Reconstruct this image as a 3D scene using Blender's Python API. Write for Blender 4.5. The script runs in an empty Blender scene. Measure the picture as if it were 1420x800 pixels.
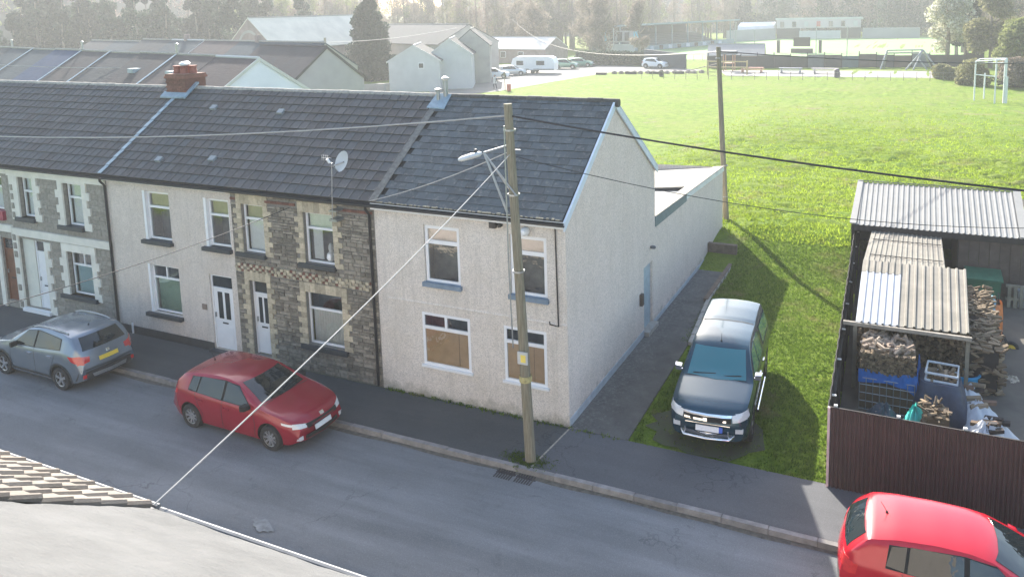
import bpy, bmesh, math, random
import numpy as np
from mathutils import Vector, Matrix, Euler, noise
from mathutils.bvhtree import BVHTree

random.seed(7); rng = np.random.default_rng(7)
SC = bpy.context.scene
COL = SC.collection
R = math.radians
PI = math.pi

# ------------------------------------------------------------------ camera
cd = bpy.data.cameras.new('camera'); cam = bpy.data.objects.new('camera', cd); COL.objects.link(cam)
cam.location = (7.3539, -16.0361, 10.0717)
cam.rotation_euler = (1.4354, 0.021, 0.4163)
cd.sensor_fit = 'HORIZONTAL'; cd.sensor_width = 36
cd.lens = 36*1079.33/1420
cd.shift_x = (710-791.7)/1420; cd.shift_y = (156.5-400)/1420
cd.clip_start = 0.1; cd.clip_end = 5000
SC.camera = cam

# ------------------------------------------------------------------ world and sun
SUN_EL, SUN_AZ = R(29.5), (-0.60, 0.80)          # direction towards the sun
w = bpy.data.worlds.new('World'); SC.world = w; w.use_nodes = True
nt = w.node_tree; bg = nt.nodes['Background']
sky = nt.nodes.new('ShaderNodeTexSky'); sky.sky_type = 'NISHITA'; sky.sun_disc = False
sky.sun_elevation = SUN_EL; sky.sun_rotation = math.atan2(SUN_AZ[0], SUN_AZ[1])
sky.air_density = 1.0; sky.dust_density = 1.8; sky.ozone_density = 0.6
nt.links.new(sky.outputs[0], bg.inputs[0]); bg.inputs[1].default_value = 0.15
sl = bpy.data.lights.new('sun', 'SUN'); sl.energy = 4.9; sl.angle = R(0.5); sl.color = (1, 0.95, 0.86)
so = bpy.data.objects.new('sun', sl); COL.objects.link(so)
d = Vector((SUN_AZ[0]*math.cos(SUN_EL), SUN_AZ[1]*math.cos(SUN_EL), math.sin(SUN_EL)))
so.rotation_euler = d.to_track_quat('Z', 'Y').to_euler(); so.location = d*80
vs = SC.view_settings
vs.view_transform = 'Standard'; vs.look = 'None'; vs.gamma = 1; vs.exposure = 1.58
SC.cycles.max_bounces = 6; SC.cycles.volume_bounces = 1
SC.cycles.transparent_max_bounces = 12
SC.cycles.volume_step_rate = 4; SC.cycles.volume_max_steps = 64

# ------------------------------------------------------------------ helpers
ORG = {}
def tag(o, label=None, cat=None, group=None, kind=None):
    if label: o['label'] = label
    if cat: o['category'] = cat
    if group: o['group'] = group
    if kind: o['kind'] = kind
    return o
def empty(name, loc=(0, 0, 0), rz=0, label=None, cat=None, group=None, world=True):
    o = bpy.data.objects.new(name, None); COL.objects.link(o); o.location = loc; o.rotation_euler = (0, 0, rz)
    o.empty_display_size = .2
    ORG[o] = Vector(loc) if world else Vector((0, 0, 0))
    return tag(o, label, cat, group)
def link(name, me, m, parent=None):
    o = bpy.data.objects.new(name, me); COL.objects.link(o)
    if m is not None and not me.materials:
        for q in (m if isinstance(m, (list, tuple)) else [m]): me.materials.append(q)
    if parent is not None:
        o.parent = parent; ORG[o] = ORG.get(parent, Vector((0, 0, 0)))
    else: ORG[o] = Vector((0, 0, 0))
    return o
class MB:
    def __init__(s): s.v = []; s.f = []; s.mi = []
    def add(s, vs, fs, mi=0):
        b = len(s.v); s.v += [tuple(x) for x in vs]; s.f += [tuple(b+i for i in f) for f in fs]; s.mi += [mi]*len(fs); return s
    def box(s, x0, x1, y0, y1, z0, z1, mi=0):
        return s.add([(x0,y0,z0),(x1,y0,z0),(x1,y1,z0),(x0,y1,z0),(x0,y0,z1),(x1,y0,z1),(x1,y1,z1),(x0,y1,z1)],
            [(0,3,2,1),(4,5,6,7),(0,1,5,4),(1,2,6,5),(2,3,7,6),(3,0,4,7)], mi)
    def obox(s, c, ax, ay, az, mi=0):      # centre and three half-axis vectors
        c, ax, ay, az = map(Vector, (c, ax, ay, az)); P = []
        for k in (-1, 1):
            for i, j in ((-1,-1),(1,-1),(1,1),(-1,1)): P.append(c+ax*i+ay*j+az*k)
        return s.add(P, [(0,3,2,1),(4,5,6,7),(0,1,5,4),(1,2,6,5),(2,3,7,6),(3,0,4,7)], mi)
    def quad(s, *P, mi=0): return s.add(P, [tuple(range(len(P)))], mi)
    def slab(s, P, t, mi=0):              # polygon thickened by vector t
        n = len(P); t = Vector(t); Q = [Vector(p) for p in P]
        return s.add(Q+[q+t for q in Q], [tuple(range(n))[::-1], tuple(range(n, 2*n))]+[(i,(i+1)%n,n+(i+1)%n,n+i) for i in range(n)], mi)
    def tube(s, pts, r, n=8, mi=0, cap=True):
        pts = [Vector(p) for p in pts]; rr = r if isinstance(r, (list, tuple)) else [r]*len(pts); V = []; F = []
        up = None
        for k, p in enumerate(pts):
            t = (pts[min(k+1, len(pts)-1)]-pts[max(k-1, 0)]).normalized()
            if up is None: up = t.orthogonal().normalized()
            up = (up-t*up.dot(t)); up = up.normalized() if up.length > 1e-6 else t.orthogonal().normalized()
            b = t.cross(up)
            for i in range(n):
                a = 2*PI*i/n; V.append(p+(up*math.cos(a)+b*math.sin(a))*rr[k])
        for k in range(len(pts)-1):
            for i in range(n): F.append((k*n+i, k*n+(i+1)%n, (k+1)*n+(i+1)%n, (k+1)*n+i))
        if cap: F += [tuple(range(n))[::-1], tuple((len(pts)-1)*n+i for i in range(n))]
        return s.add(V, F, mi)
    def lathe(s, prof, c=(0,0,0), axis='Z', n=16, mi=0, cap=True):   # prof: (radius, along)
        V = []; F = []; c = Vector(c)
        for r_, h in prof:
            for i in range(n):
                a = 2*PI*i/n; x, y = r_*math.cos(a), r_*math.sin(a)
                V.append(c+Vector({'Z': (x, y, h), 'Y': (x, h, -y), 'X': (h, x, y)}[axis]))
        for k in range(len(prof)-1):
            for i in range(n): F.append((k*n+i, k*n+(i+1)%n, (k+1)*n+(i+1)%n, (k+1)*n+i))
        if cap: F += [tuple(range(n))[::-1], tuple((len(prof)-1)*n+i for i in range(n))]
        return s.add(V, F, mi)
    def mesh(s, name, off=None, smooth=None):
        me = bpy.data.meshes.new(name); V = s.v
        if off is not None and off.length > 0: V = [(x-off[0], y-off[1], z-off[2]) for x, y, z in V]
        me.from_pydata(V, [], s.f)
        if any(s.mi): me.polygons.foreach_set('material_index', s.mi)
        if smooth: 
            me.polygons.foreach_set('use_smooth', [True]*len(s.f)); me.set_sharp_from_angle(angle=R(smooth))
        me.update(); return me
    def build(s, name, m, parent=None, smooth=None, kind=None):
        off = ORG.get(parent, None) if parent is not None else None
        me = s.mesh(name, off, smooth)
        if isinstance(m, (list, tuple)):
            for q in m: me.materials.append(q)
            o = link(name, me, None, parent)
        else: o = link(name, me, m, parent)
        if kind: o['kind'] = kind
        return o
def place(name, me, parent, loc, rot=None, label=None):     # shared mesh piece in world coords under a world-mode parent
    o = bpy.data.objects.new(name, me); COL.objects.link(o)
    o.parent = parent; o.location = Vector(loc)-(ORG.get(parent, Vector((0,0,0))) if parent is not None else Vector((0,0,0)))
    if rot is not None: o.rotation_euler = rot
    ORG[o] = Vector(loc)
    return o
def copy_tree(o, parent=None):
    c = o.copy(); COL.objects.link(c); c.parent = parent
    for ch in o.children: copy_tree(ch, c)
    return c
def quickmesh(name, V, F):           # numpy verts and equal-sized faces
    me = bpy.data.meshes.new(name); n = len(V); k = F.shape[1]; m_ = len(F)
    me.vertices.add(n); me.vertices.foreach_set('co', np.asarray(V, np.float32).ravel())
    me.loops.add(m_*k); me.loops.foreach_set('vertex_index', np.asarray(F, np.int32).ravel())
    me.polygons.add(m_); me.polygons.foreach_set('loop_start', np.arange(0, m_*k, k, dtype=np.int32))
    me.update(calc_edges=True); return me

# ------------------------------------------------------------------ materials
class NT:
    def __init__(s, name):
        s.m = bpy.data.materials.new(name); s.m.use_nodes = True; s.t = s.m.node_tree
        s.b = s.t.nodes['Principled BSDF']; s._p = None
    def n(s, ty, **kw):
        nd = s.t.nodes.new(ty)
        for k, v in kw.items():
            if k.startswith('_'): setattr(nd, k[1:], v)
            else:
                key = k.replace('__', ' ')
                nd.inputs[int(key[1:]) if key[0] == 'i' and key[1:].isdigit() else key].default_value = v
        return nd
    def l(s, a, b): s.t.links.new(a, b)
    def pos(s, sc=(1,1,1)):
        g = s.n('ShaderNodeNewGeometry'); mp = s.n('ShaderNodeMapping'); mp.inputs['Scale'].default_value = sc
        s.l(g.outputs['Position'], mp.inputs['Vector']); return mp.outputs[0]
    def noise(s, scale, detail=4, rough=.55, sc=(1,1,1), vec=None):
        nd = s.n('ShaderNodeTexNoise', Scale=scale, Detail=detail, Roughness=rough)
        s.l(vec or s.pos(sc), nd.inputs['Vector']); return nd.outputs['Fac']
    def ramp(s, fac, stops):
        r = s.n('ShaderNodeValToRGB'); e = r.color_ramp.elements
        while len(e) < len(stops): e.new(.5)
        for q, (p_, c) in zip(e, stops): q.position = p_; q.color = tuple(c)+(1,) if len(c) == 3 else c
        s.l(fac, r.inputs[0]); return r.outputs[0]
    def mix(s, fac, a, b, blend='MIX'):
        x = s.n('ShaderNodeMix', _data_type='RGBA', _blend_type=blend)
        for v, i in ((fac, 0), (a, 6), (b, 7)):
            if isinstance(v, (int, float)): x.inputs[i].default_value = v
            elif isinstance(v, (tuple, list)): x.inputs[i].default_value = tuple(v)+(1,)
            else: s.l(v, x.inputs[i])
        return x.outputs[2]
    def math(s, op, a, b=None):
        x = s.n('ShaderNodeMath', _operation=op)
        for v, i in ((a, 0), (b, 1)):
            if v is None: continue
            if isinstance(v, (int, float)): x.inputs[i].default_value = v
            else: s.l(v, x.inputs[i])
        return x.outputs[0]
    def bump(s, h, strength=.3, dist=.02):
        b = s.n('ShaderNodeBump', Strength=strength, Distance=dist); s.l(h, b.inputs['Height']); s.l(b.outputs[0], s.b.inputs['Normal'])
    def rnd(s):
        a = s.n('ShaderNodeObjectInfo').outputs['Random']; g = s.n('ShaderNodeNewGeometry').outputs['Random Per Island']
        return s.math('FRACT', s.math('ADD', a, g))
    def col(s, c): s.l(c, s.b.inputs['Base Color'])
def mul(c, k): return tuple(min(1, x*k) for x in c)
MATS = {}
def M(name, col, rough=.8, var=.18, scale=4, bump=0, bscale=60, metal=0, spec=.5, rnd=0, col2=None, coat=0, island=True, dirt=0):
    if name in MATS: return MATS[name]
    N = NT(name); b = N.b
    b.inputs['Roughness'].default_value = rough; b.inputs['Metallic'].default_value = metal
    b.inputs['Specular IOR Level'].default_value = spec; b.inputs['Coat Weight'].default_value = coat; b.inputs['Coat Roughness'].default_value = .05
    if var or col2:
        f = N.noise(scale, 5, .6)
        c = N.ramp(f, [(.3, mul(col, 1-var)), (.7, col2 or mul(col, 1+var))])
        if rnd:
            r = N.rnd(); c = N.mix(1.0, c, N.ramp(r, [(0, (1-rnd,)*3), (1, (1,)*3)]), 'MULTIPLY')
        if dirt:
            f2 = N.noise(.9, 6, .65); c = N.mix(N.ramp(f2, [(.45, (0,0,0)), (.75, (dirt,)*3)]), c, mul(col, .45))
        N.col(c)
    else: b.inputs['Base Color'].default_value = tuple(col)+(1,)
    if bump: N.bump(N.noise(bscale, 3, .6), bump, .02)
    MATS[name] = N.m; return N.m
def glass(name, tint=(.93, .98, .98), refl=.5, tr=.95):
    N = NT(name); t = N.t; out = t.nodes['Material Output']; t.nodes.remove(N.b)
    g = N.n('ShaderNodeBsdfGlossy', Roughness=.03); g.inputs[0].default_value = (.95, .97, 1, 1)
    tb = N.n('ShaderNodeBsdfTransparent'); tb.inputs[0].default_value = tuple(x*tr for x in tint)+(1,)
    lw = N.n('ShaderNodeLayerWeight', Blend=.35)
    bp = N.n('ShaderNodeBump', Strength=.25, Distance=.02); N.l(N.noise(3.5, 2), bp.inputs['Height']); N.l(bp.outputs[0], g.inputs['Normal'])
    f = N.math('MULTIPLY_ADD', lw.outputs['Fresnel'], .9); 
    f.node.inputs[2].default_value = refl*.25
    mx = N.n('ShaderNodeMixShader'); N.l(f, mx.inputs[0]); N.l(tb.outputs[0], mx.inputs[1]); N.l(g.outputs[0], mx.inputs[2])
    N.l(mx.outputs[0], out.inputs[0]); return N.m
def paint(name, col, rough=.25, metal=.25, flake=.1):
    N = NT(name); b = N.b; b.inputs['Roughness'].default_value = rough; b.inputs['Metallic'].default_value = metal
    b.inputs['Coat Weight'].default_value = .4; b.inputs['Coat Roughness'].default_value = .09
    c = N.mix(N.ramp(N.noise(2.5, 5, .7), [(.4, (0,0,0)), (.8, (.35,)*3)]), col, mul(col, .75)); N.col(c)
    return N.m

m_white = M('white_upvc', (.78, .78, .77), .35, .04, 3)
m_cream = M('cream_masonry_paint', (.72, .69, .60), .75, .1, 2.2, .25, 40, rnd=.08, dirt=.18)
m_sill = M('dark_slate_sill', (.045, .05, .055), .6, .2, 8)
m_bluesill = M('blue_grey_sill', (.17, .23, .29), .6, .15, 8)
m_black = M('black_plastic_pipe', (.018, .018, .02), .4, .2, 8)
m_gut = M('dark_gutter', (.03, .032, .035), .5, .25, 8)
m_fascia = M('white_fascia', (.72, .72, .71), .5, .1, 3, dirt=.2)
m_lead = M('lead_flashing', (.22, .30, .35), .55, .2, 7, .2, 20)
m_glass = glass('window_glass')
m_dark = M('dark_glass_unit', (.03, .04, .045), .08, .2, 5)
m_board = M('brown_hardboard', (.60, .43, .27), .7, .1, 3, .1, 30)
m_redbrick = M('red_brick', (.20, .085, .06), .85, .25, 12, .4, 60, rnd=.4)
m_cbrick = M('cream_brick', (.56, .48, .34), .85, .22, 14, .4, 60, rnd=.38)
m_stone = M('pennant_stone', (.31, .27, .21), .9, .3, 9, .7, 25, rnd=.55, col2=(.40, .355, .28))
m_gstone = M('grey_stone', (.30, .275, .23), .9, .25, 9, .6, 25, rnd=.25)
m_mortar = M('mortar', (.19, .175, .15), .95, .25, 15, .4, 60)
m_darkreveal = M('dark_reveal', (.05, .05, .05), .9, .2, 5)
m_curtain = M('net_curtain', (.78, .79, .78), .9, .06, 10)
m_blind = M('beige_blind', (.56, .44, .39), .9, .08, 6)
m_greenblind = M('pale_green_blind', (.42, .55, .45), .85, .06, 6)
m_conc = M('concrete', (.36, .34, .30), .9, .2, 5, .5, 50, dirt=.3)
m_kerb = M('kerb_stone', (.27, .255, .24), .9, .25, 5, .5, 40, rnd=.3, dirt=.3)
m_galv = M('galvanised_steel', (.34, .355, .36), .4, .15, 8, metal=.7)
m_iron = M('cast_iron', (.05, .043, .04), .7, .3, 12)
m_wire = M('black_cable', (.02, .02, .022), .5, .1, 8)
m_rope = M('pale_cable', (.36, .345, .32), .6, .1, 8)
m_tyre = M('tyre_rubber', (.022, .022, .023), .75, .2, 20)
m_rim = M('alloy_rim', (.55, .55, .56), .3, .08, 8, metal=.8)
m_rimdark = M('dark_alloy', (.06, .06, .065), .35, .2, 8, metal=.6)
m_plastic = M('car_plastic', (.028, .029, .031), .55, .15, 8)
m_chrome = M('chrome', (.8, .8, .8), .12, 0, metal=1)
m_cglass = M('car_glass', (.012, .018, .02), .04, 0, spec=.6, coat=.3)
_N = NT('car_glass_wavy'); _b = _N.b; _b.inputs['Base Color'].default_value = (.012,.018,.02,1); _b.inputs['Roughness'].default_value = .04; _b.inputs['Specular IOR Level'].default_value = .7; _N.bump(_N.noise(2.2, 3), .35, .03); m_cglass = _N.m
m_lampw = M('headlight_lens', (.62, .63, .62), .12, .1, 30, coat=1)
m_lampr = M('tail_light_red', (.55, .02, .02), .15, .1, 20, coat=1)
m_plate = M('white_number_plate', (.75, .75, .75), .4, .06, 20)
m_platey = M('yellow_number_plate', (.75, .55, .06), .4, .06, 20)
m_gap = M('panel_gap', (.01, .01, .01), .8, 0)

def pebble(name, col, contrast=.35, dirt=.25, sc=55):
    N = NT(name); N.b.inputs['Roughness'].default_value = .92
    v = N.n('ShaderNodeTexVoronoi', Scale=sc); N.l(N.pos(), v.inputs['Vector'])
    sp = N.n('ShaderNodeSeparateColor'); N.l(v.outputs['Color'], sp.inputs[0])
    c = N.ramp(sp.outputs[0], [(0, mul(col, 1-contrast)), (.45, col), (.85, mul(col, 1.12)), (1, mul(col, .75))])
    big = N.noise(1.1, 6, .62); c = N.mix(N.ramp(big, [(.42, (0,0,0)), (.78, (dirt,)*3)]), c, (col[0]*.62, col[1]*.58, col[2]*.5))
    st = N.noise(1.6, 6, .65, (4.2, 4.2, .28)); c = N.mix(N.ramp(st, [(.5, (0,0,0)), (.72, (dirt,)*3)]), c, mul(col, .55))
    g = N.n('ShaderNodeNewGeometry'); sx = N.n('ShaderNodeSeparateXYZ'); N.l(g.outputs['Position'], sx.inputs[0])
    low = N.math('ADD', sx.outputs[2], N.math('MULTIPLY', N.noise(3, 4, .6), .9))
    c = N.mix(N.ramp(low, [(.45, (.55,)*3), (.75, (0,0,0))]), c, mul((.20, .18, .13), 1))
    N.col(c); N.bump(v.outputs['Distance'], .55, .012); return N.m
m_pebble = pebble('pebbledash_cream', (.70, .635, .555), .25, .36, 50)
m_gable = pebble('roughcast_gable', (.71, .61, .53), .18, .2, 42)
m_pebble2 = pebble('grey_render', (.62, .55, .48), .14, .3, 40)

def tilemat(name, col, rnd=.4, tint=(.09, .11, .12), lich=.3):
    N = NT(name); N.b.inputs['Roughness'].default_value = .72; N.b.inputs['Specular IOR Level'].default_value = .2
    c = N.ramp(N.rnd(), [(0, mul(col, 1-rnd)), (.5, col), (.8, tint), (1, mul(col, 1.25))])
    c = N.mix(N.ramp(N.noise(.7, 4, .6), [(.35, (0,0,0)), (.7, (.6,)*3)]), c, tint)
    c = N.mix(N.ramp(N.noise(7, 7, .8), [(.53, (0,0,0)), (.68, (lich,)*3)]), c, (.30, .29, .25))
    sn_ = N.n('ShaderNodeSeparateXYZ'); N.l(N.n('ShaderNodeNewGeometry').outputs['True Normal'], sn_.inputs[0]); N.l(c, N.b.inputs['Base Color'])
    N.col(c); N.bump(N.noise(45, 4, .7), .35, .01); return N.m
m_tile = tilemat('brown_grey_tile', (.088, .082, .080), .24, (.078, .084, .088), .2)
m_slate = tilemat('blue_slate', (.088, .100, .106), .38, (.088, .104, .110), .45)
m_lip = M('tile_edge_painted_shade', (.03,.03,.028), .95, .4, 12)  # dark lip colour paints in the shade line along each tile course
m_under = M('roof_felt_dark', (.02, .02, .022), .95, .2, 8)
m_ridge = M('ridge_mortar', (.30, .28, .24), .9, .3, 10, .3, 40)
# ------------------------------------------------------------------ ground
def smooth(t): t = max(0., min(1., t)); return t*t*(3-2*t)
def H(x, y):
    if y < -.05: return -.35
    h = .6*smooth((y-11.5)/4.5)*(1-smooth((y-45)/30))*smooth((x+9)/5)
    return h
def grass_mat():
    N = NT('meadow_grass'); N.b.inputs['Roughness'].default_value = .9; N.b.inputs['Specular IOR Level'].default_value = .15
    a = N.noise(.12, 5, .6); b = N.noise(1.3, 6, .65); c = N.noise(14, 4, .7)
    base = N.ramp(b, [(.28, (.07, .135, .009)), (.5, (.155, .245, .015)), (.72, (.245, .325, .028))])
    base = N.mix(N.ramp(a, [(.42, (0,0,0)), (.62, (.7,)*3)]), base, (.20, .25, .035))
    dry = N.noise(.55, 5, .7); base = N.mix(N.ramp(dry, [(.55, (0,0,0)), (.68, (.8,)*3)]), base, (.23, .20, .095))
    base = N.mix(N.ramp(c, [(.3, (.55,)*3), (.55, (0,0,0))]), base, (.04, .08, .014)); N.col(base)
    h = N.math('ADD', N.math('MULTIPLY', N.noise(2.2, 6, .7), 2.0), c); N.bump(h, 1.0, .11); return N.m
m_grass = grass_mat()
xs = np.concatenate([[-900,-500,-300,-200,-130,-80,-45,-25,-14,-8], np.arange(-6, 26, .22), np.linspace(27, 80, 14), [120, 200, 400, 700]])
ys = np.concatenate([[-400,-120,-60,-30,-10,-.3,-.04,0,1,2.5,4,6,8], np.arange(10, 46, .22), np.arange(46.5, 95, 1.2), np.linspace(100, 320, 14), [500, 1000, 2500]])
V = np.zeros((len(ys), len(xs), 3)); V[..., 0] = xs[None]; V[..., 1] = ys[:, None]
for j, y in enumerate(ys):
    for i, x in enumerate(xs):
        z = H(x, y)-.02
        if -6 <= x <= 27 and y > 16:
            a = smooth((y-15)/5)*(1-.45*smooth((y-34)/10))*(.35+.65*smooth((noise.noise((x*.09, y*.14, 3))+.35)/.5))
            q = noise.noise((x*.95, y*1.5, 0)); q2 = noise.noise((x*2.3, y*3.2, 7))
            q3 = noise.noise((x*4.1, y*5.5, 2)); z += a*(.24*q+.15*q2+.07*q3)*smooth((26-x)/2)
        V[j, i, 2] = z
nx = len(xs); I = np.arange(len(ys)-1)[:, None]*nx+np.arange(nx-1)[None]
F = np.stack([I, I+1, I+nx+1, I+nx], -1).reshape(-1, 4)
me = quickmesh('grass_field', V.reshape(-1, 3), F); me.polygons.foreach_set('use_smooth', [True]*len(F))
tag(link('grass_field', me, m_grass), kind='structure')

def asphalt(name, c1, c2, patch=.4, crack=True, sc=1.0):
    N = NT(name); N.b.inputs['Roughness'].default_value = .88
    c = N.ramp(N.noise(.35*sc, 6, .6), [(.35, c1), (.65, c2)])
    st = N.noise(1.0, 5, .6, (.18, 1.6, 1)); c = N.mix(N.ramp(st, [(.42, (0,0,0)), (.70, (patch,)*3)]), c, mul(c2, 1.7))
    v = N.n('ShaderNodeTexVoronoi', Scale=130); N.l(N.pos(), v.inputs['Vector']); sp = N.n('ShaderNodeSeparateColor'); N.l(v.outputs['Color'], sp.inputs[0])
    c = N.mix(.22, c, N.ramp(sp.outputs[1], [(0, mul(c1, .3)), (.8, c2), (1, mul(c2, 2.6))]))
    if crack:
        cv = N.n('ShaderNodeTexVoronoi', Scale=.55, _feature='DISTANCE_TO_EDGE'); wv = N.n('ShaderNodeVectorMath', _operation='ADD')
        nn = N.n('ShaderNodeTexNoise', Scale=2.2, Detail=5); N.l(N.pos(), nn.inputs['Vector']); N.l(N.pos(), wv.inputs[0]); N.l(nn.outputs['Color'], wv.inputs[1]); N.l(wv.outputs[0], cv.inputs['Vector'])
        m2 = N.math('MULTIPLY', N.ramp(cv.outputs[0], [(0, (1,1,1)), (.012, (0,0,0))]), N.ramp(N.noise(.4, 2), [(.5, (0,0,0)), (.62, (.55,)*3)])); c = N.mix(m2, c, mul(c1, .4))
    c = N.mix(N.ramp(N.noise(2.6, 5, .7), [(.6, (0,0,0)), (.8, (.5,)*3)]), c, mul(c1, .62))
    N.col(c); N.bump(N.noise(90, 3, .7), .35, .01); return N.m
def path_mat():
    N = NT('rough_gravelly_path'); N.b.inputs['Roughness'].default_value = .93
    c = N.ramp(N.noise(1.4, 6, .7), [(.35, (.085,.084,.078)), (.65, (.14,.136,.125))])
    g = N.n('ShaderNodeNewGeometry'); sx = N.n('ShaderNodeSeparateXYZ'); N.l(g.outputs['Position'], sx.inputs[0])
    near = N.math('SUBTRACT', N.noise(9, 7, .8), N.math('MULTIPLY', sx.outputs[0], .11)); c = N.mix(N.ramp(near, [(.46, (0,0,0)), (.56, (.45,)*3)]), c, (.26,.255,.24))
    c = N.mix(N.ramp(N.noise(22, 5, .8), [(.58, (0,0,0)), (.66, (.6,)*3)]), c, (.05,.05,.045)); N.col(c); N.bump(N.noise(30, 6, .8), .8, .03); return N.m
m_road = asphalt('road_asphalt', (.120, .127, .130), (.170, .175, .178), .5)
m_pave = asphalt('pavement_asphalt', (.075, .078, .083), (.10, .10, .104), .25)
m_path = path_mat()
m_cpark = M('pale_car_park', (.19, .175, .16), .9, .12, .4, .2, 10)
RZ = -.12
def sheet(name, P, z, m, kind='structure'):
    b = MB(); b.slab([(x, y, z) for x, y in P], (0, 0, .3 if False else -.16)); o = b.build(name, m); tag(o, kind=kind); return o
# road: slight camber, one sheet
b = MB(); X = np.linspace(-70, 40, 56); Y = [-5.95, -5.0, -3.9, -2.8, -1.95]; Z = [RZ, RZ+.03, RZ+.04, RZ+.03, RZ]
for i in range(len(X)-1):
    for j in range(4): b.quad((X[i],Y[j],Z[j]), (X[i+1],Y[j],Z[j]), (X[i+1],Y[j+1],Z[j+1]), (X[i],Y[j+1],Z[j+1]))
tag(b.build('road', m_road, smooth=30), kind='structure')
pv = MB()
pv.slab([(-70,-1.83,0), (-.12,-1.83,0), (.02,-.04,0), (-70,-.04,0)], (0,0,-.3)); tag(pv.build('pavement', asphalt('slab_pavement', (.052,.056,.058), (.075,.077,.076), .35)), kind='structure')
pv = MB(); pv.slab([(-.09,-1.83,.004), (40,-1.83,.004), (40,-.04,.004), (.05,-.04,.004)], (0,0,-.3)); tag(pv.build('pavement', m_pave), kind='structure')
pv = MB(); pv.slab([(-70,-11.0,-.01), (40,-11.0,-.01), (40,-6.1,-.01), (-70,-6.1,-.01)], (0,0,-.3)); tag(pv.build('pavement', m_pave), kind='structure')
# kerbs: single stones
ks = MB(); ks.box(-.452,.452,-.06,.06,-.13,.008); kme = ks.mesh('kerb_stone'); kme.materials.append(m_kerb)
kerb = tag(empty('kerb', (0,-1.89,0)), kind='structure'); kerb2 = tag(empty('kerb', (0,-6.04,0)), kind='structure')
x = -32.
while x < 16:
    o = place('kerb_stone', kme, kerb, (x,-1.89+random.uniform(-.006,.006),random.uniform(-.008,.006)), (0,0,random.uniform(-.006,.006))); x += .915
x = -16.
while x < 4:
    place('kerb_stone', kme, kerb2, (x,-6.03,random.uniform(-.02,0))); x += .915
# repairs and grit on the road
def blob(name, cx, cy, rx, ry, z, m, n=22, seed=0, rot=0):
    b = MB(); rs = random.Random(seed); P = []
    for k in range(n):
        a = 2*PI*k/n; q = 1+rs.uniform(-.22,.22); u, v = rx*q*math.cos(a), ry*q*math.sin(a); P.append((cx+u*math.cos(rot)-v*math.sin(rot), cy+u*math.sin(rot)+v*math.cos(rot), z))
    b.quad(*P); return tag(b.build(name, m), kind='structure')
m_patch = M('dark_tar_patch', (.075,.078,.082), .9, .2, 6, .3, 60); m_scar = M('pale_cement_scar', (.22,.23,.23), .9, .3, 5, .3, 30)
blob('road_repair', -4.3, -5.5, .32, .13, RZ+.033, m_scar, seed=1, rot=-.3); None
for (a, c, d_, e_) in ((1.2,1.75,-5.55,-5.0),):
    b = MB(); z = RZ+.043; b.quad((a,d_,z),(c,d_,z),(c,e_,z),(a,e_,z)); tag(b.build('road_repair', m_patch), kind='structure')
b = MB(); k = 0; x = -32.
while x < 12: w1 = .10+.08*noise.noise((x*.7,0,0)); b.quad((x,-1.97-max(.02,w1),RZ+.008),(x+.5,-1.97-max(.02,.10+.08*noise.noise(((x+.5)*.7,0,0))),RZ+.008),(x+.5,-1.95,RZ+.006),(x,-1.95,RZ+.006)); x += .5
tag(b.build('gutter_grit', M('gutter_grit', (.135,.12,.095), .95, .35, 9, .5, 60)), kind='structure')
e = empty('manhole_cover', (1.4,-4.1,RZ), label='round iron manhole cover in the empty road right of the pole', cat='manhole cover') if False else None
# pale joint across the pavement and moss seam
b = MB(); b.quad((-.14,-1.83,.009),(-.09,-1.83,.009),(.055,-.04,.009),(.01,-.04,.009)); tag(b.build('pavement_joint', M('pale_mortar', (.30,.27,.22),.9,.3,12)), kind='structure')
# side path with grass edge
P = [(0,-.04),(1.5,-.04),(1.42,5.6),(1.05,9.5),(1.0,13.6),(0,13.6)]
b = MB(); b.slab([(x, y, .012) for x, y in P], (0,0,-.2)); tag(b.build('path', m_path), kind='structure')
b = MB(); b.box(0, 1.15, 13.6, 13.8, -.1, .62); b.box(1.0, 1.15, 9.0, 13.6, -.1, .12)
tag(b.build('retaining_wall', M('brown_rendered_block', (.15,.11,.08),.9,.3,5,.4,30)), 'low brown retaining wall closing the far end of the side path', 'wall')
b = MB()
for k in range(14):
    a, bb = .0, .0
    yy_ = 5.8+k*.6; xx = 1.42-.37*(yy_-5.6)/3.9 if yy_ < 9.5 else 1.05; b.obox((xx+.06, yy_, .04), (.06,.01,0), (-.02,.28,0), (0,0,.05))
tag(b.build('path_edging', m_conc), kind='structure')
# drain gullies
for gx in (-.62, -.12):
    e = empty('drain_grate', (gx,-2.14,RZ), label='left half of the iron gully grate below the pole' if gx < -.5 else 'right half of the iron gully grate below the pole', cat='drain grate')
    b = MB(); b.box(gx-.24,gx+.24,-2.32,-1.96,RZ-.05,RZ+.006); b.build('frame', m_iron, e)
    for k in range(7):
        b = MB(); b.box(gx-.21+k*.062,gx-.21+k*.062+.03,-2.30,-1.98,RZ+.006,RZ+.02); b.build('bar', m_iron, e)
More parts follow.
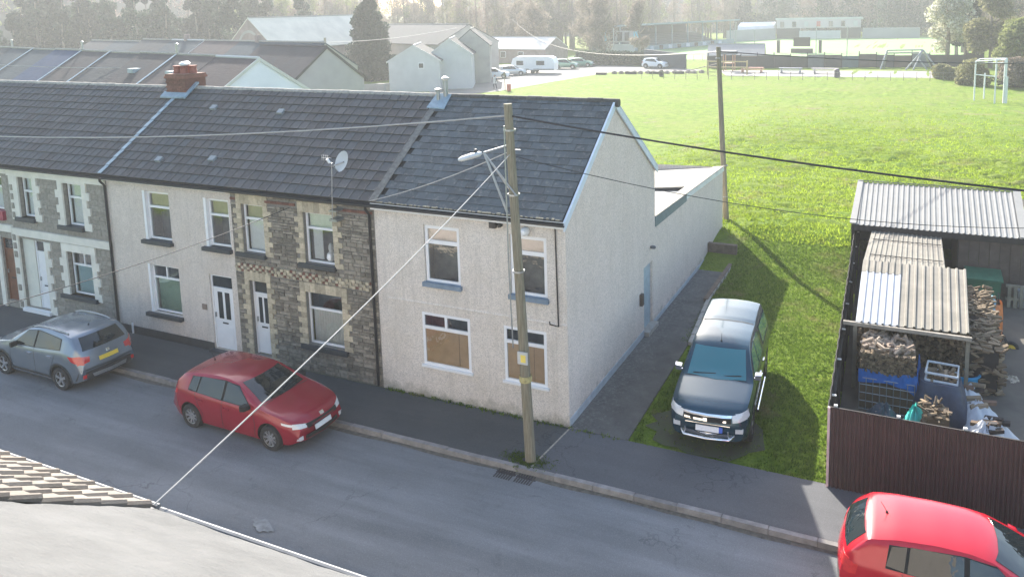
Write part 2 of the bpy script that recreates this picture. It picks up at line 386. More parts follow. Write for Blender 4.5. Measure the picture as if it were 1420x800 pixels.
# worn earth under the pickup, tufts of grass on the lawn
b = MB(); n = 26
b.quad(*[(3.1+1.35*math.cos(2*PI*k/n)*(1+.12*math.sin(k*3.3)), max(-.03, 1.05+1.15*math.sin(2*PI*k/n)*(1+.15*math.cos(k*2.3))), .004) for k in range(n)]); tag(b.build('bare_earth', M('trodden_earth', (.085,.075,.055), .95, .3, 3, .5, 30, col2=(.06,.085,.03))), kind='structure')
def blades(name, n, xf, yf, hmin, hmax, wid, m, zf=lambda x, y: 0, per=3):
    x = xf(n); y = yf(n); z = np.array([zf(a, c) for a, c in zip(x, y)]); Vs = []; 
    for k in range(per):
        a = rng.uniform(0, 2*PI, n); hh = rng.uniform(hmin, hmax, n); dx = np.cos(a)*wid; dy = np.sin(a)*wid; lx = rng.normal(0, .45, n)*hh; ly = rng.normal(0, .45, n)*hh
        ox = rng.normal(0, wid*1.6, n); oy = rng.normal(0, wid*1.6, n)
        Vs.append(np.stack([np.stack([x+ox-dx, y+oy-dy, z], -1), np.stack([x+ox+dx, y+oy+dy, z], -1), np.stack([x+ox+lx, y+oy+ly, z+hh], -1)], 1))
    Vv = np.concatenate(Vs).reshape(-1, 3); F = np.arange(len(Vv)).reshape(-1, 3)
    return tag(link(name, quickmesh(name, Vv, F), m), kind='stuff')
def grassblade(name, c1, c2):
    N = NT(name); N.b.inputs['Roughness'].default_value = .8; N.b.inputs['Specular IOR Level'].default_value = .15
    c = N.ramp(N.rnd(), [(0, c1), (.6, c2), (1, mul(c2, 1.25))]); c = N.mix(N.ramp(N.noise(.55, 5, .7), [(.52, (0,0,0)), (.66, (.8,)*3)]), c, (.27,.25,.10)); c = N.mix(N.ramp(N.noise(.16, 4, .6), [(.45, (0,0,0)), (.6, (.6,)*3)]), c, mul(c1, .9)); N.col(c)
    tr = N.n('ShaderNodeBsdfTranslucent'); N.l(c, tr.inputs[0]); mx = N.n('ShaderNodeMixShader'); mx.inputs[0].default_value = .55
    N.l(N.b.outputs[0], mx.inputs[1]); N.l(tr.outputs[0], mx.inputs[2]); N.l(mx.outputs[0], N.t.nodes['Material Output'].inputs[0]); return N.m
m_blade = grassblade('lawn_blades', (.05,.10,.010), (.16,.245,.028))
m_blade2 = grassblade('meadow_tufts', (.16,.235,.018), (.31,.40,.04))
def lawn_x(n):
    return rng.uniform(1.05, 5.98, n)
N_ = 26000
xx = rng.uniform(1.0, 5.97, N_*2); yy = rng.uniform(-.03, 17, N_*2)
edge = np.where(yy < 5.6, 1.55, np.where(yy < 14, 1.2, 0.1)); d1 = ((xx-3.1)/1.45)**2+((yy-.8)/1.35)**2
keep = (xx > edge+rng.normal(0, .06, N_*2)) & ((d1 > 1) | (rng.uniform(0, 1, N_*2) < .12)); xx = xx[keep][:N_]; yy = yy[keep][:N_]
blades('lawn_grass', len(xx), lambda n: xx, lambda n: yy, .03, .085, .012, m_blade, lambda a, c: H(a, c)-.02)
n2 = 42000; yy2 = 15+np.abs(rng.normal(0, 1, n2))*17; xx2 = 9+rng.normal(0, 1, n2)*11; kk = (xx2 > -9) & ~((xx2 > 5.2) & (yy2 < 16.8)) & ~((xx2 < .1) & (yy2 < 16.6)); xx2 = xx2[kk]; yy2 = yy2[kk]; n2 = len(xx2)
blades('meadow_tufts', n2, lambda n: xx2, lambda n: yy2, .05, .15, .028, m_blade2, lambda a, c: H(a, c)-.02)
wt = 260; blades('wall_foot_weeds', wt, lambda n: rng.uniform(-5.4, 1.3, n), lambda n: -.03-np.abs(rng.normal(0, .05, n)), .02, .09, .012, m_blade, lambda a, c: 0.0)
a_ = rng.uniform(0, 2*PI, 700); r_ = np.abs(rng.normal(0, .16, 700))+.12
blades('moss_round_pole', 700, lambda n: -.3+np.cos(a_)*r_*1.5, lambda n: -1.62+np.sin(a_)*r_*.7, .01, .035, .012, m_blade, lambda a, c: 0.0)

# ------------------------------------------------------------------ house kit
def wall(b, x0, x1, z0, z1, ops, y, depth=.12, mi=0, revmi=0):
    xs_ = sorted({x0, x1, *[o[0] for o in ops], *[o[1] for o in ops]}); zs_ = sorted({z0, z1, *[o[2] for o in ops], *[o[3] for o in ops]})
    for i in range(len(xs_)-1):
        for j in range(len(zs_)-1):
            cx, cz = (xs_[i]+xs_[i+1])/2, (zs_[j]+zs_[j+1])/2
            if any(o[0] < cx < o[1] and o[2] < cz < o[3] for o in ops): continue
            b.quad((xs_[i],y,zs_[j]),(xs_[i+1],y,zs_[j]),(xs_[i+1],y,zs_[j+1]),(xs_[i],y,zs_[j+1]), mi=mi)
    for a, c, e, f in [o[:4] for o in ops]:
        for P in (((a,y,e),(a,y,f),(a,y+depth,f),(a,y+depth,e)), ((c,y,e),(c,y+depth,e),(c,y+depth,f),(c,y,f)),
                  ((a,y,e),(a,y+depth,e),(c,y+depth,e),(c,y,e)), ((a,y,f),(c,y,f),(c,y+depth,f),(a,y+depth,f))): b.quad(*P, mi=revmi)
def window(par, x0, x1, z0, z1, y, transom=None, mull=False, fr=.055, back=None, back_m=None, board=False, sill=None, sillm=None, topback=None, folds=False):
    F = MB(); d0, d1 = y, y+.055
    F.box(x0,x0+fr,d0,d1,z0,z1); F.box(x1-fr,x1,d0,d1,z0,z1); F.box(x0+fr,x1-fr,d0,d1,z0,z0+fr); F.box(x0+fr,x1-fr,d0,d1,z1-fr,z1)
    if transom: F.box(x0+fr,x1-fr,d0,d1,transom-fr*.6,transom+fr*.6)
    if mull: F.box((x0+x1)/2-fr*.5,(x0+x1)/2+fr*.5,d0,d1,transom+fr*.6,z1-fr)
    wo = F.build('window', m_white, par)
    panes = [(x0+fr, x1-fr, z0+fr, (transom-fr*.6) if transom else z1-fr)]
    if transom:
        if mull: panes += [(x0+fr,(x0+x1)/2-fr*.5,transom+fr*.6,z1-fr), ((x0+x1)/2+fr*.5,x1-fr,transom+fr*.6,z1-fr)]
        else: panes += [(x0+fr,x1-fr,transom+fr*.6,z1-fr)]
    for k, (a, c, e, f) in enumerate(panes):
        p_ = MB(); p_.quad((a,y+.02,e),(c,y+.02,e),(c,y+.02,f),(a,y+.02,f)); p_.build('pane', m_glass, wo)
    a, c, e, f = panes[0]
    if board:
        q = MB(); q.box(a,c-.3,y+.040,y+.05,e,f); q.build('board', m_board, wo); q = MB(); q.box(c-.29,c,y+.043,y+.055,e,f); q.build('board', m_board, wo)
    elif back:
        q = MB(); n = 26
        for i in range(n):
            u0, u1 = a+(c-a)*i/n, a+(c-a)*(i+1)/n; yy_ = y+.12+(.03*(i % 2) if folds else 0); y2 = y+.12+(.03*((i+1) % 2) if folds else 0)
            q.quad((u0,yy_,e-.05),(u1,y2,e-.05),(u1,y2,f+(0 if topback is None else .0)),(u0,yy_,f))
        q.build('curtain' if folds else 'blind', back, wo)
    if True:
        q = MB(); q.quad((x0-.1,y+.5,z0-.1),(x1+.1,y+.5,z0-.1),(x1+.1,y+.5,z1+.1),(x0-.1,y+.5,z1+.1)); q.build('room_shade_sheet', M('dim_room', (.055,.085,.09), .9, .5, 2.5, col2=(.13,.16,.16)), wo)  # added dark sheet, its colour stands in for the unlit room behind the glass
    if topback:
        for (a, c, e, f) in panes[1:]:
            q = MB(); q.box(a-.02,c+.02,y+.11,y+.115,e-.02,f+.02); q.build('blind', topback, wo)
    if sill is not None:
        q = MB(); q.box(x0-sill,x1+.05 if sill > .05 else x1+sill,y-.2,y+.02,z0-.13,z0-.004); q.build('window_sill', sillm, par)
    return wo
def tube_path(name, pts, r, m, par, n=8):
    b = MB(); b.tube(pts, r, n); return b.build(name, m, par, smooth=40)
RY, RZT, EZ, DY = 3.3, 7.55, 5.13, 6.8
SL = math.atan2(RZT-EZ-.0, RY+.16)        # roof pitch
SLEN = math.hypot(RZT-EZ, RY+.16)
def tile_mesh(name, w_, l_, t, kind):
    b = MB(); g = .006 if kind == 'slate' else .008
    w2 = w_-g; t2 = t
    # wedge: thin at the top, thick at the lower lip
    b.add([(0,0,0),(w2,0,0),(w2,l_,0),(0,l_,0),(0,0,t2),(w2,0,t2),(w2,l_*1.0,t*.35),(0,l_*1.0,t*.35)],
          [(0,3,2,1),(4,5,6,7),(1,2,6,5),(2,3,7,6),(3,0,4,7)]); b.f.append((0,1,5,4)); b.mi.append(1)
    if kind == 'tile':                       # raised side roll
        r = .032; b.add([(w2-r*1.6,0,t2),(w2-r,0,t2+.010),(w2-.003,0,t2+.010),(w2,0,t2),(w2-r*1.6,l_,t*.35),(w2-r,l_,t*.35+.010),(w2-.003,l_,t*.35+.010),(w2,l_,t*.35)],
            [(0,3,2,1),(0,1,5,4),(1,2,6,5),(2,3,7,6),(4,5,6,7)])
    return b
def roof_tiles(par, x0, x1, nrow, ncol, kind, mt, thick=.045, jitter=.005, singles=300, name='roof_tile'):
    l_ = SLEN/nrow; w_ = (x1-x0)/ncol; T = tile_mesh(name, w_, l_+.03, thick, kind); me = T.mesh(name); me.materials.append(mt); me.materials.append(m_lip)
    rest = MB(); k = 0; cs, sn = math.cos(SL), math.sin(SL); order = [(i, j) for j in range(nrow) for i in range(ncol)]
    for i, j in order:
        s = j*l_; off = (w_/2 if kind == 'slate' and j % 2 else 0)
        xw = x0+i*w_+off; ext = 1.0
        if off and i == ncol-1: ext = .5
        P = Vector((xw, -.16+s*cs, EZ+.02+s*sn+random.uniform(0, jitter)))
        rz = random.uniform(-.004, .004) if kind == 'tile' else random.uniform(-.012, .012); rx = SL+random.uniform(-.006, .01)
        if k < singles:
            o = place(name, me, par, P, (rx, 0, rz)); o.scale = (ext, 1, 1); k += 1
        else:
            mt_ = Matrix.Translation(P) @ Euler((rx, 0, rz)).to_matrix().to_4x4() @ Matrix.Diagonal((ext, 1, 1, 1))
            rest.add([mt_ @ Vector(v) for v in T.v], T.f)
    if rest.v: rest.build(name, mt, par, kind='stuff')
def shell_house(name, label, x0, x1, ops, wmat, cat='house', gable=None, extra_mats=()):
    h = empty(name, (x0, 0, 0), label=label, cat=cat, group='terraced houses along the street')
    b = MB(); wall(b, x0, x1, -.3, 5.05, ops, 0.0)
    b.quad((x0,0,5.05),(x1,0,5.05),(x1,.12,5.05),(x0,.12,5.05))
    b.quad((x1,DY,-.3),(x0,DY,-.3),(x0,DY,5.05),(x1,DY,5.05))
    for x in ((x0+.02,) if gable is None else (x0+.02,)):
        b.quad((x,0,-.3),(x,0,5.05),(x,RY,RZT-.05),(x,DY,5.05),(x,DY,-.3))
    if gable is None: b.quad((x1-.02,0,-.3),(x1-.02,DY,-.3),(x1-.02,DY,5.05),(x1-.02,RY,RZT-.05),(x1-.02,0,5.05))
    b.build('wall', wmat, h)
    ox = 0.0 if gable is None else .04
    r_ = MB(); t = .05
    r_.slab([(x0,-.16,EZ-.02),(x1+ox,-.16,EZ-.02),(x1+ox,RY,RZT-.02),(x0,RY,RZT-.02)], (0,0,-.05))
    r_.build('roof_deck', m_under, h)
    r_ = MB(); r_.slab([(x0,RY,RZT-.0),(x1+ox,RY,RZT-.0),(x1+ox,DY+.15,EZ-.05),(x0,DY+.15,EZ-.05)], (0,0,-.05)); r_.build('rear_roof', m_tile, h)
    return h
def ridge_tiles(par, x0, x1, m, dz=.0):
    b = MB(); L = .45
    b.lathe([(.11, 0), (.12, .01), (.115, L-.01), (.11, L)], axis='X', n=10)
    me = b.mesh('ridge_tile', smooth=40); me.materials.append(m); x = x0
    while x < x1-.05:
        place('ridge_tile', me, par, (x, RY, RZT-.045+dz+random.uniform(-.008, .008)), (0, random.uniform(-.01,.01), random.uniform(-.012,.012))); x += L+.005
def gutter(par, x0, x1, m=None, z=EZ-.07):
    b = MB(); n = 8; y = -.21; V = []; 
    for x in (x0, x1):
        for i in range(n+1): a = PI+PI*i/n; V.append((x, y+.058*math.cos(a), z+.055*math.sin(a)+.02))
    b.add(V, [(i, i+1, n+2+i, n+1+i) for i in range(n)]); b.box(x0,x1,y-.062,y-.05,z+.01,z+.028); b.build('gutter', m or m_gut, par)
def downpipe(par, x, m=m_black):
    tube_path('downpipe', [(x,-.2,EZ-.1),(x,-.2,EZ-.17),(x,-.065,EZ-.34),(x,-.065,.05)], .038, m, par)
def door(par, x0, x1, z0, z1, y, m=m_white, top=.42, glz=True, lite=m_dark):
    b = MB(); fr = .05; zt = z1-top
    b.box(x0,x0+fr,y,y+.07,z0,z1); b.box(x1-fr,x1,y,y+.07,z0,z1); b.box(x0+fr,x1-fr,y,y+.07,z1-fr,z1); b.box(x0+fr,x1-fr,y,y+.07,zt-fr*.5,zt+fr*.5)
    f = b.build('door_frame', m, par)
    q = MB(); q.box(x0+fr,x1-fr,y+.03,y+.04,zt+fr*.5,z1-fr); q.build('pane', m_dark, f)
    b = MB(); a, c = x0+fr+.004, x1-fr-.004; b.box(a,c,y+.02,y+.06,z0+.01,zt-fr*.5)
    d_ = b.build('door', m, par)
    w_ = c-a; mid = (a+c)/2
    if glz:
        for s in (-1, 1):
            q = MB(); q.box(mid+s*w_*.18-w_*.115, mid+s*w_*.18+w_*.115, y+.012, y+.019, z0+.95, zt-.12); q.build('pane', lite, d_)
    q = MB(); q.box(a+.12,c-.12,y+.012,y+.019,z0+.2,z0+.7); q.build('door_panel', m, d_)
    q = MB(); q.box(mid-.11,mid+.11,y+.006,y+.019,z0+.80,z0+.84); q.build('letterbox', m_black, d_)
    q = MB(); q.box(a+.03,a+.06,y-.02,y+.019,z0+.98,z0+1.12); q.build('handle', m_galv, d_)
def stones(par, x0, x1, z0, z1, avoid, hrow, wmin, wmax, mt, y=-.0, proud=.022, singles=300, name='stone', minw=.05):
    S = []; z = z0
    while z < z1-.02:
        h_ = hrow*random.uniform(.75, 1.3); h_ = min(h_, z1-z); za, zb = z+.006, z+h_-.006
        iv = [(x0, x1)]
        for a, c, e, f in avoid:
            if e < zb and f > za:
                nv = []
                for p_, q_ in iv:
                    if c <= p_ or a >= q_: nv.append((p_, q_)); continue
                    if a > p_: nv.append((p_, a))
                    if c < q_: nv.append((c, q_))
                iv = nv
        for p_, q_ in iv:
            x = p_
            while x < q_-.03:
                w_ = random.uniform(wmin, wmax); 
                if q_-(x+w_) < wmin*.6: w_ = q_-x
                S.append((x+.006, min(q_, x+w_)-.006, za, zb)); x += w_
        z += h_
    S = [s for s in S if s[1]-s[0] > minw and s[3]-s[2] > .02]
    S.sort(key=lambda s: -(s[1]-s[0])*(s[3]-s[2])); rest = MB()
    def shape(b, a, c, e, f):
        pr = proud*random.uniform(.5, 1.3); j = .008; u = lambda: random.uniform(-j, j)
        A = [(a,y,e),(c,y,e),(c,y,f),(a,y,f)]; B = [(a+.012+u()*.5,y-pr+u()*.4,e+.008),(c-.012+u()*.5,y-pr+u()*.4,e+.008+u()*.3),(c-.012+u()*.5,y-pr+u()*.4,f-.008),(a+.012,y-pr,f-.008+u()*.3)]
        b.add(A+B, [(4,5,6,7),(0,1,5,4),(1,2,6,5),(2,3,7,6),(3,0,4,7)])
    for k, s in enumerate(S):
        if k < singles: b = MB(); shape(b, *s); b.build(name, mt, par)
        else: shape(rest, *s)
    if rest.v: rest.build(name, mt, par, kind='stuff')
def quoins(par, x0, x1, z0, z1, mt, h_=.22, wide=.26, narrow=.14, head=.22, y=0, proud=.03, sides=(1,1), name='brick', gap=.006, headn=6):
    """toothed surround bricks; returns the rects they cover"""
    out = []; n = max(2, round((z1-z0)/h_)); hh = (z1-z0)/n
    def brick(a, c, e, f):
        b = MB(); b.box(a+gap/2, c-gap/2, y-proud-random.uniform(0,.004), y+.0, e+gap/2, f-gap/2); b.build(name, mt, par); out.append((a, c, e, f))
    for k in range(n):
        w_ = wide if k % 2 == 0 else narrow; e, f = z0+k*hh, z0+(k+1)*hh
        if sides[0]: brick(x0-w_, x0, e, f)
        if sides[1]: brick(x1, x1+w_, e, f)
    if head:
        a0, a1 = x0-narrow, x1+narrow; 
        for k in range(headn): brick(a0+(a1-a0)*k/headn, a0+(a1-a0)*(k+1)/headn, z1, z1+head)
    return out
# ------------------------------------------------------------------ end house (pebbledash)
opE = [(-3.98,-2.92,3.13,4.66),(-1.50,-.50,3.13,4.66),(-4.14,-2.70,.90,2.33),(-1.73,-.56,.89,2.32)]
h1 = shell_house('end_terrace_house', 'cream pebbledash end house with blue slate roof and boarded lower windows', -5.5, 0, opE, [m_pebble], gable=1)
# gable wall with side door recess
b = MB(); b.quad((0,0,-.3),(0,5.66,-.3),(0,5.66,5.05),(0,RY,RZT-.06),(0,0,5.05)) if False else None
b.quad((0,0,-.3),(0,5.66,-.3),(0,5.66,2.14),(0,0,2.14)); b.quad((0,5.66,2.14),(0,5.66,-.3),(-.14,5.66,-.3),(-.14,5.66,2.14))
b.quad((0,6.52,-.3),(0,DY,-.3),(0,DY,2.14),(0,6.52,2.14)); b.quad((0,6.52,-.3),(0,6.52,2.14),(-.14,6.52,2.14),(-.14,6.52,-.3)); b.quad((0,5.66,2.14),(-.14,5.66,2.14),(-.14,6.52,2.14),(0,6.52,2.14))
b.quad((0,0,2.14),(0,5.66,2.14),(0,6.52,2.14),(0,DY,2.14),(0,DY,5.03),(0,RY,RZT-.05),(0,0,5.05))
b.build('gable_wall', m_gable, h1)
m_paleblue = M('pale_blue_paint', (.36,.43,.46), .6, .12, 5, dirt=.2)
b = MB(); b.box(-.13,-.08,5.67,6.51,.14,2.13); sd = b.build('side_door', m_paleblue, h1)
b = MB(); b.box(-.08,-.03,5.74,5.77,1.0,1.14); b.build('handle', m_galv, sd)
b = MB(); b.box(-.15,.18,5.6,6.55,-.1,.14); b.build('door_step', m_conc, h1)
b = MB(); b.box(.0,.022,.0,5.6,-.05,.2); b.box(.0,.022,6.6,13.5,-.05,.14); b.build('plinth', M('pale_blue_plinth', (.40,.44,.47), .7, .15, 4, dirt=.25), h1)
b = MB(); b.box(0,.09,5.24,5.42,1.1,1.45); b.build('meter_box', M('brown_box', (.10,.075,.06), .6), h1)
b = MB(); b.lathe([(.02,0),(.05,.03),(.055,.13),(.03,.17)], (0,6.33,2.62), 'X', 10); b.build('bulkhead_light', M('grey_plastic', (.13,.13,.14), .5), h1)
# verges
m_barge = M('blue_white_bargeboard', (.62,.68,.74), .5, .08, 4, dirt=.15)
for s in (0, 1):
    A = (-.16, EZ-.02) if s == 0 else (DY+.15, EZ-.08); b = MB()
    P0 = Vector((.02, A[0], A[1])); P1 = Vector((.02, RY, RZT+.02)); dn = Vector((0,0,-.20))
    b.slab([P0, P0+dn, P1+dn, P1], (.045,0,0)); b.build('bargeboard', m_barge, h1)
    b = MB(); b.slab([P0+Vector((0,0,.03)), P0+Vector((0,0,-.0)), P1+Vector((0,0,-.0)), P1+Vector((0,0,.03))], (.055,0,0)) ; b.build('verge_trim', m_barge, h1)
b = MB(); b.box(-5.5,.06,-.155,-.135,EZ-.17,EZ-.0); b.build('fascia', m_fascia, h1)
gutter(h1, -5.5, .06)
window(h1,-3.97,-2.93,3.15,4.65,.045,4.22,False,.085,topback=m_blind); window(h1,-1.49,-.51,3.15,4.65,.045,4.22,False,.085,topback=m_blind)
for a, c in ((-4.03,-2.88),(-1.53,-.46)):
    b = MB(); b.box(a,c,-.09,.09,3.05,3.165); b.build('window_sill', m_bluesill, h1)
window(h1,-4.14,-2.70,.90,2.33,-.0,1.93,True,.075,board=True); window(h1,-1.73,-.56,.89,2.32,-.0,1.93,False,.075,board=True)
for a, c in ((-4.19,-2.65),(-1.78,-.51)):
    b = MB(); b.box(a,c,-.06,-.002,.84,.90); b.build('window_sill', m_white, h1)
b = MB(); b.add([(-5.2,0,2.60),(0,0,2.60),(0,-.022,2.555),(-5.2,-.022,2.555),(-5.2,0,2.54),(0,0,2.54)], [(0,1,2,3),(3,2,5,4)]); b.build('bellcast_line', m_pebble, h1)
tube_path('conduit', [(-.25,-.03,4.95),(-.22,-.03,2.52),(-.45,-.03,2.55),(-.45,-.03,2.62)], .018, m_black, h1)
b = MB(); b.box(-.36,-.30,-.012,0,.0,2.5); b.build('render_stop', m_pebble, h1)
e = empty('security_light', (-1.95,0,4.88), label='small black twin security light under the eaves of the cream end house', cat='security light')
b = MB(); b.box(-1.97,-1.80,-.14,-.05,4.80,4.95); b.build('lamp_head', m_black, e); b = MB(); b.lathe([(.04,-.14),(.05,-.06),(.03,0)], (-1.70,0,4.87), 'Y', 10); b.build('sensor', m_black, e)
b = MB(); b.box(-1.98,-1.66,-.05,0,4.85,4.90); b.build('bracket', m_black, e)
e = empty('dome_camera', (-1.02,0,4.76), label='white dome camera on the cream wall behind the wooden pole', cat='camera')
b = MB(); b.lathe([(.0,-.24),(.07,-.22),(.10,-.16),(.11,-.10),(.11,-.04)], (-1.02,0,4.80), 'Y', 14); b.build('dome', m_white, e, smooth=40)
b = MB(); b.box(-1.06,-.98,-.05,0,4.66,4.86); b.build('bracket', m_white, e)
roof_tiles(h1, -5.32, .0, 17, 17, 'slate', m_slate, .024, .010, 289, 'slate')
b = MB()
b.add([(-5.62,-.17,EZ+.06),(-5.30,-.17,EZ+.06),(-5.30,RY,RZT+.045),(-5.62,RY,RZT+.045)], [(0,1,2,3)]); 
b = MB(); b.slab([(-5.52,-.18,EZ+.05),(-5.30,-.18,EZ+.045),(-5.30,RY,RZT+.03),(-5.52,RY,RZT+.035)], (0,0,.025)); b.build('verge_flashing', M('mortar_fillet', (.15,.145,.13),.9,.35,9,.4,40), h1)
b = MB()
for k in range(40): xx_ = -5.3+k*.132+random.uniform(-.02,.02); zz = random.uniform(.012,.03); b.box(xx_,xx_+random.uniform(.06,.12),-.18,-.10-random.uniform(0,.05),EZ+.035,EZ+.045+zz)
b.build('moss_mortar', M('mossy_mortar', (.23,.22,.17),.95,.3,20,.4,60), h1, kind='stuff')
ridge_tiles(h1, -5.3, 0.02, M('dark_ridge_tile', (.09,.085,.075),.85,.35,14,.3,40,rnd=.3))
e = empty('flue', (-5.2,3.2,7.4), label='twin steel flue pipe standing on the ridge between the two roofs', cat='flue')
b = MB(); b.tube([(-5.22,3.2,7.35),(-5.22,3.2,8.02)], .07, 12); b.build('pipe', m_galv, e, smooth=40)
b = MB(); b.lathe([(.06,0),(.12,.02),(.12,.05),(.04,.1)], (-5.22,3.2,8.03), 'Z', 12); b.build('cowl', m_galv, e, smooth=40)
b = MB(); b.tube([(-5.38,3.05,7.3),(-5.38,3.05,7.72)], .055, 10); b.lathe([(.05,0),(.1,.02),(.1,.05),(.03,.08)], (-5.38,3.05,7.72), 'Z', 10); b.build('side_pipe', m_galv, e, smooth=40)
b = MB(); b.slab([(-5.6,2.75,7.24),(-5.0,2.75,7.22),(-5.05,3.25,7.58),(-5.55,3.25,7.60)], (0,0,.03)); b.build('flashing', m_lead, e)

# rear wing
e = empty('rear_wing', (0,6.8,0), label='long low roughcast rear wing with pale felt roof behind the end house', cat='extension')
b = MB(); b.quad((0,DY,-.3),(0,16.2,-.3),(0,16.2,3.18),(0,DY,3.45)); b.quad((0,16.2,-.3),(-4.4,16.2,-.3),(-4.4,16.2,3.1),(0,16.2,3.18)); b.quad((-4.4,16.2,-.3),(-4.4,DY,-.3),(-4.4,DY,3.1),(-4.4,16.2,3.1))
b.quad((-.24,DY,2.6),(-.24,16.2,2.6),(-.24,16.2,3.18),(-.24,DY,3.45))
b.build('wall', m_gable, e)
m_felt = M('pale_roof_felt', (.24,.225,.19), .85, .06, 2, .2, 12, dirt=.12)
b = MB(); b.slab([(-4.5,12.0,2.80),(-.0,12.0,3.29),(-.0,16.35,3.18),(-4.5,16.35,2.72)], (0,0,-.1)); b.build('roof', m_felt, e)
b = MB(); b.slab([(-4.4,DY,2.95),(-.3,DY,3.15),(-.3,11.95,3.10),(-4.4,11.95,2.78)], (0,0,-.1)); b.build('lower_roof', M('grey_felt', (.20,.205,.20),.85,.15,3), e)
b = MB(); b.slab([(-4.4,11.95,2.6),(-.3,11.95,2.9),(-.3,11.95,3.22),(-4.4,11.95,2.76)], (0,.04,0)); b.build('step_fascia', m_darkreveal, e)
b = MB(); b.slab([(-.42,DY,3.40),(.03,DY,3.46),(.03,10.4,3.355),(-.42,10.4,3.30)], (0,0,.03)); b.build('coping', m_felt, e)
b = MB(); b.slab([(-.42,10.4,3.30),(.03,10.4,3.355),(.03,16.3,3.19),(-.42,16.3,3.14)], (0,0,.03)); b.build('coping', m_felt, e)
b = MB(); b.slab([(.0,DY,3.45),(.0,10.4,3.35),(.0,10.4,3.10),(.0,DY,3.14)], (.035,0,0)); b.build('flashing_board', M('grey_green_flashing', (.17,.21,.21),.7,.15,5), e)
b = MB(); b.slab([(.0,10.4,3.35),(.0,16.3,3.18),(.0,16.3,3.0),(.0,10.4,3.17)], (.03,0,0)); b.build('fascia', m_fascia, e)

# ------------------------------------------------------------------ middle stone house
wU = [(-10.22,-9.38,3.25,4.68),(-7.93,-6.90,3.20,4.64)]; wL = (-8.02,-6.74,.83,2.36); dr = (-10.12,-9.44,.16,2.42)
h2 = shell_house('stone_terraced_house', 'brown stone terraced house with cream brick window surrounds and white door', -10.62, -5.5, wU+[wL, dr], [m_mortar])
AV = list(wU)+[wL, dr]
for o in wU: AV += quoins(h2, o[0], o[1], o[2]-.05, o[3], m_cbrick, .15, .30, .17, .30, headn=7)
AV += quoins(h2, wL[0], wL[1], wL[2]-.02, wL[3], m_cbrick, .15, .30, .19, .27, headn=9)
AV += quoins(h2, dr[0], dr[1], 0.02, dr[3], m_cbrick, .15, .28, .16, .27, headn=5)
AV += quoins(h2, -10.60, -5.62, 0.0, 4.85, m_cbrick, .17, -.0, 0, 0, sides=(0,0))
# string course of alternating cream and red bricks, two rows, and eaves bands
x = -10.6; k = 0
while x < -5.66:
    for r_ in range(3):
        b = MB(); z = 2.66+r_*.085; pr = .05 if (k+r_) % 2 else .025
        b.box(x+.005,x+.105,-pr,0,z,z+.078); b.build('brick', m_cbrick if (k+r_) % 2 or random.random() < .3 else (m_redbrick if random.random() < .6 else m_stone), h2)
    x += .115; k += 1
AV += [(-10.62,-5.6,2.65,2.92)]
x = -10.6
while x < -5.62:
    b = MB(); b.box(x,x+.21,-.04,0,4.99,5.055); b.build('brick', m_cbrick, h2)
    if not any(o[0]-.2 < x+.1 < o[1]+.2 for o in wU): b = MB(); b.box(x,x+.21,-.035,0,4.78,4.85); b.build('brick', m_redbrick, h2)
    x += .22
AV += [(-10.62,-5.6,4.98,5.06),(-10.62,-5.6,4.77,4.86)]
AV += [(-8.22,-6.62,.66,.83), (-10.5,-9.2,3.1,3.25), (-8.15,-6.75,3.04,3.20)]
stones(h2, -10.60, -5.52, .02, 4.98, AV, .098, .12, .42, m_stone, singles=300, proud=.03)
window(h2, *wU[0], .10, 4.24, False, .055, back=m_curtain, topback=m_blind)
window(h2, *wU[1], .10, 4.18, False, .055, topback=m_curtain)
window(h2, *wL, .10, 1.86, False, .055, back=m_curtain, folds=True)
b = MB(); b.box(-7.82,-7.5,.24,.26,3.26,4.1); b.build('curtain', m_curtain, h2)
for a, c, z in ((-10.48,-9.36,3.12),(-8.14,-6.86,3.07),(-8.24,-6.62,.68)):
    b = MB(); b.box(a,c,-.10,.10,z,z+.125); b.build('window_sill', m_sill, h2)
door(h2, *dr, .11)
b = MB(); b.box(-10.18,-9.38,-.16,.12,-.1,.15); b.build('door_step', m_conc, h2)
e = empty('plastic_ornament', (-7.3,.2,3.25), label='white ornament standing in the upper right window of the stone house', cat='ornament')
b = MB(); b.lathe([(.09,0),(.13,.08),(.11,.2),(.05,.26),(.07,.34),(.06,.42),(.02,.5)], (-7.22,.22,3.27), 'Z', 12); b.build('body', m_white, e, smooth=40); b = MB(); b.tube([(-7.15,.22,3.45),(-6.98,.2,3.5)], .03, 8); b.build('arm', m_white, e)
gutter(h2, -10.62, -5.5); downpipe(h2, -5.62)
roof_tiles(h2, -10.62, -5.52, 12, 16, 'tile', m_tile)
ridge_tiles(h2, -10.62, -5.3, m_ridge)
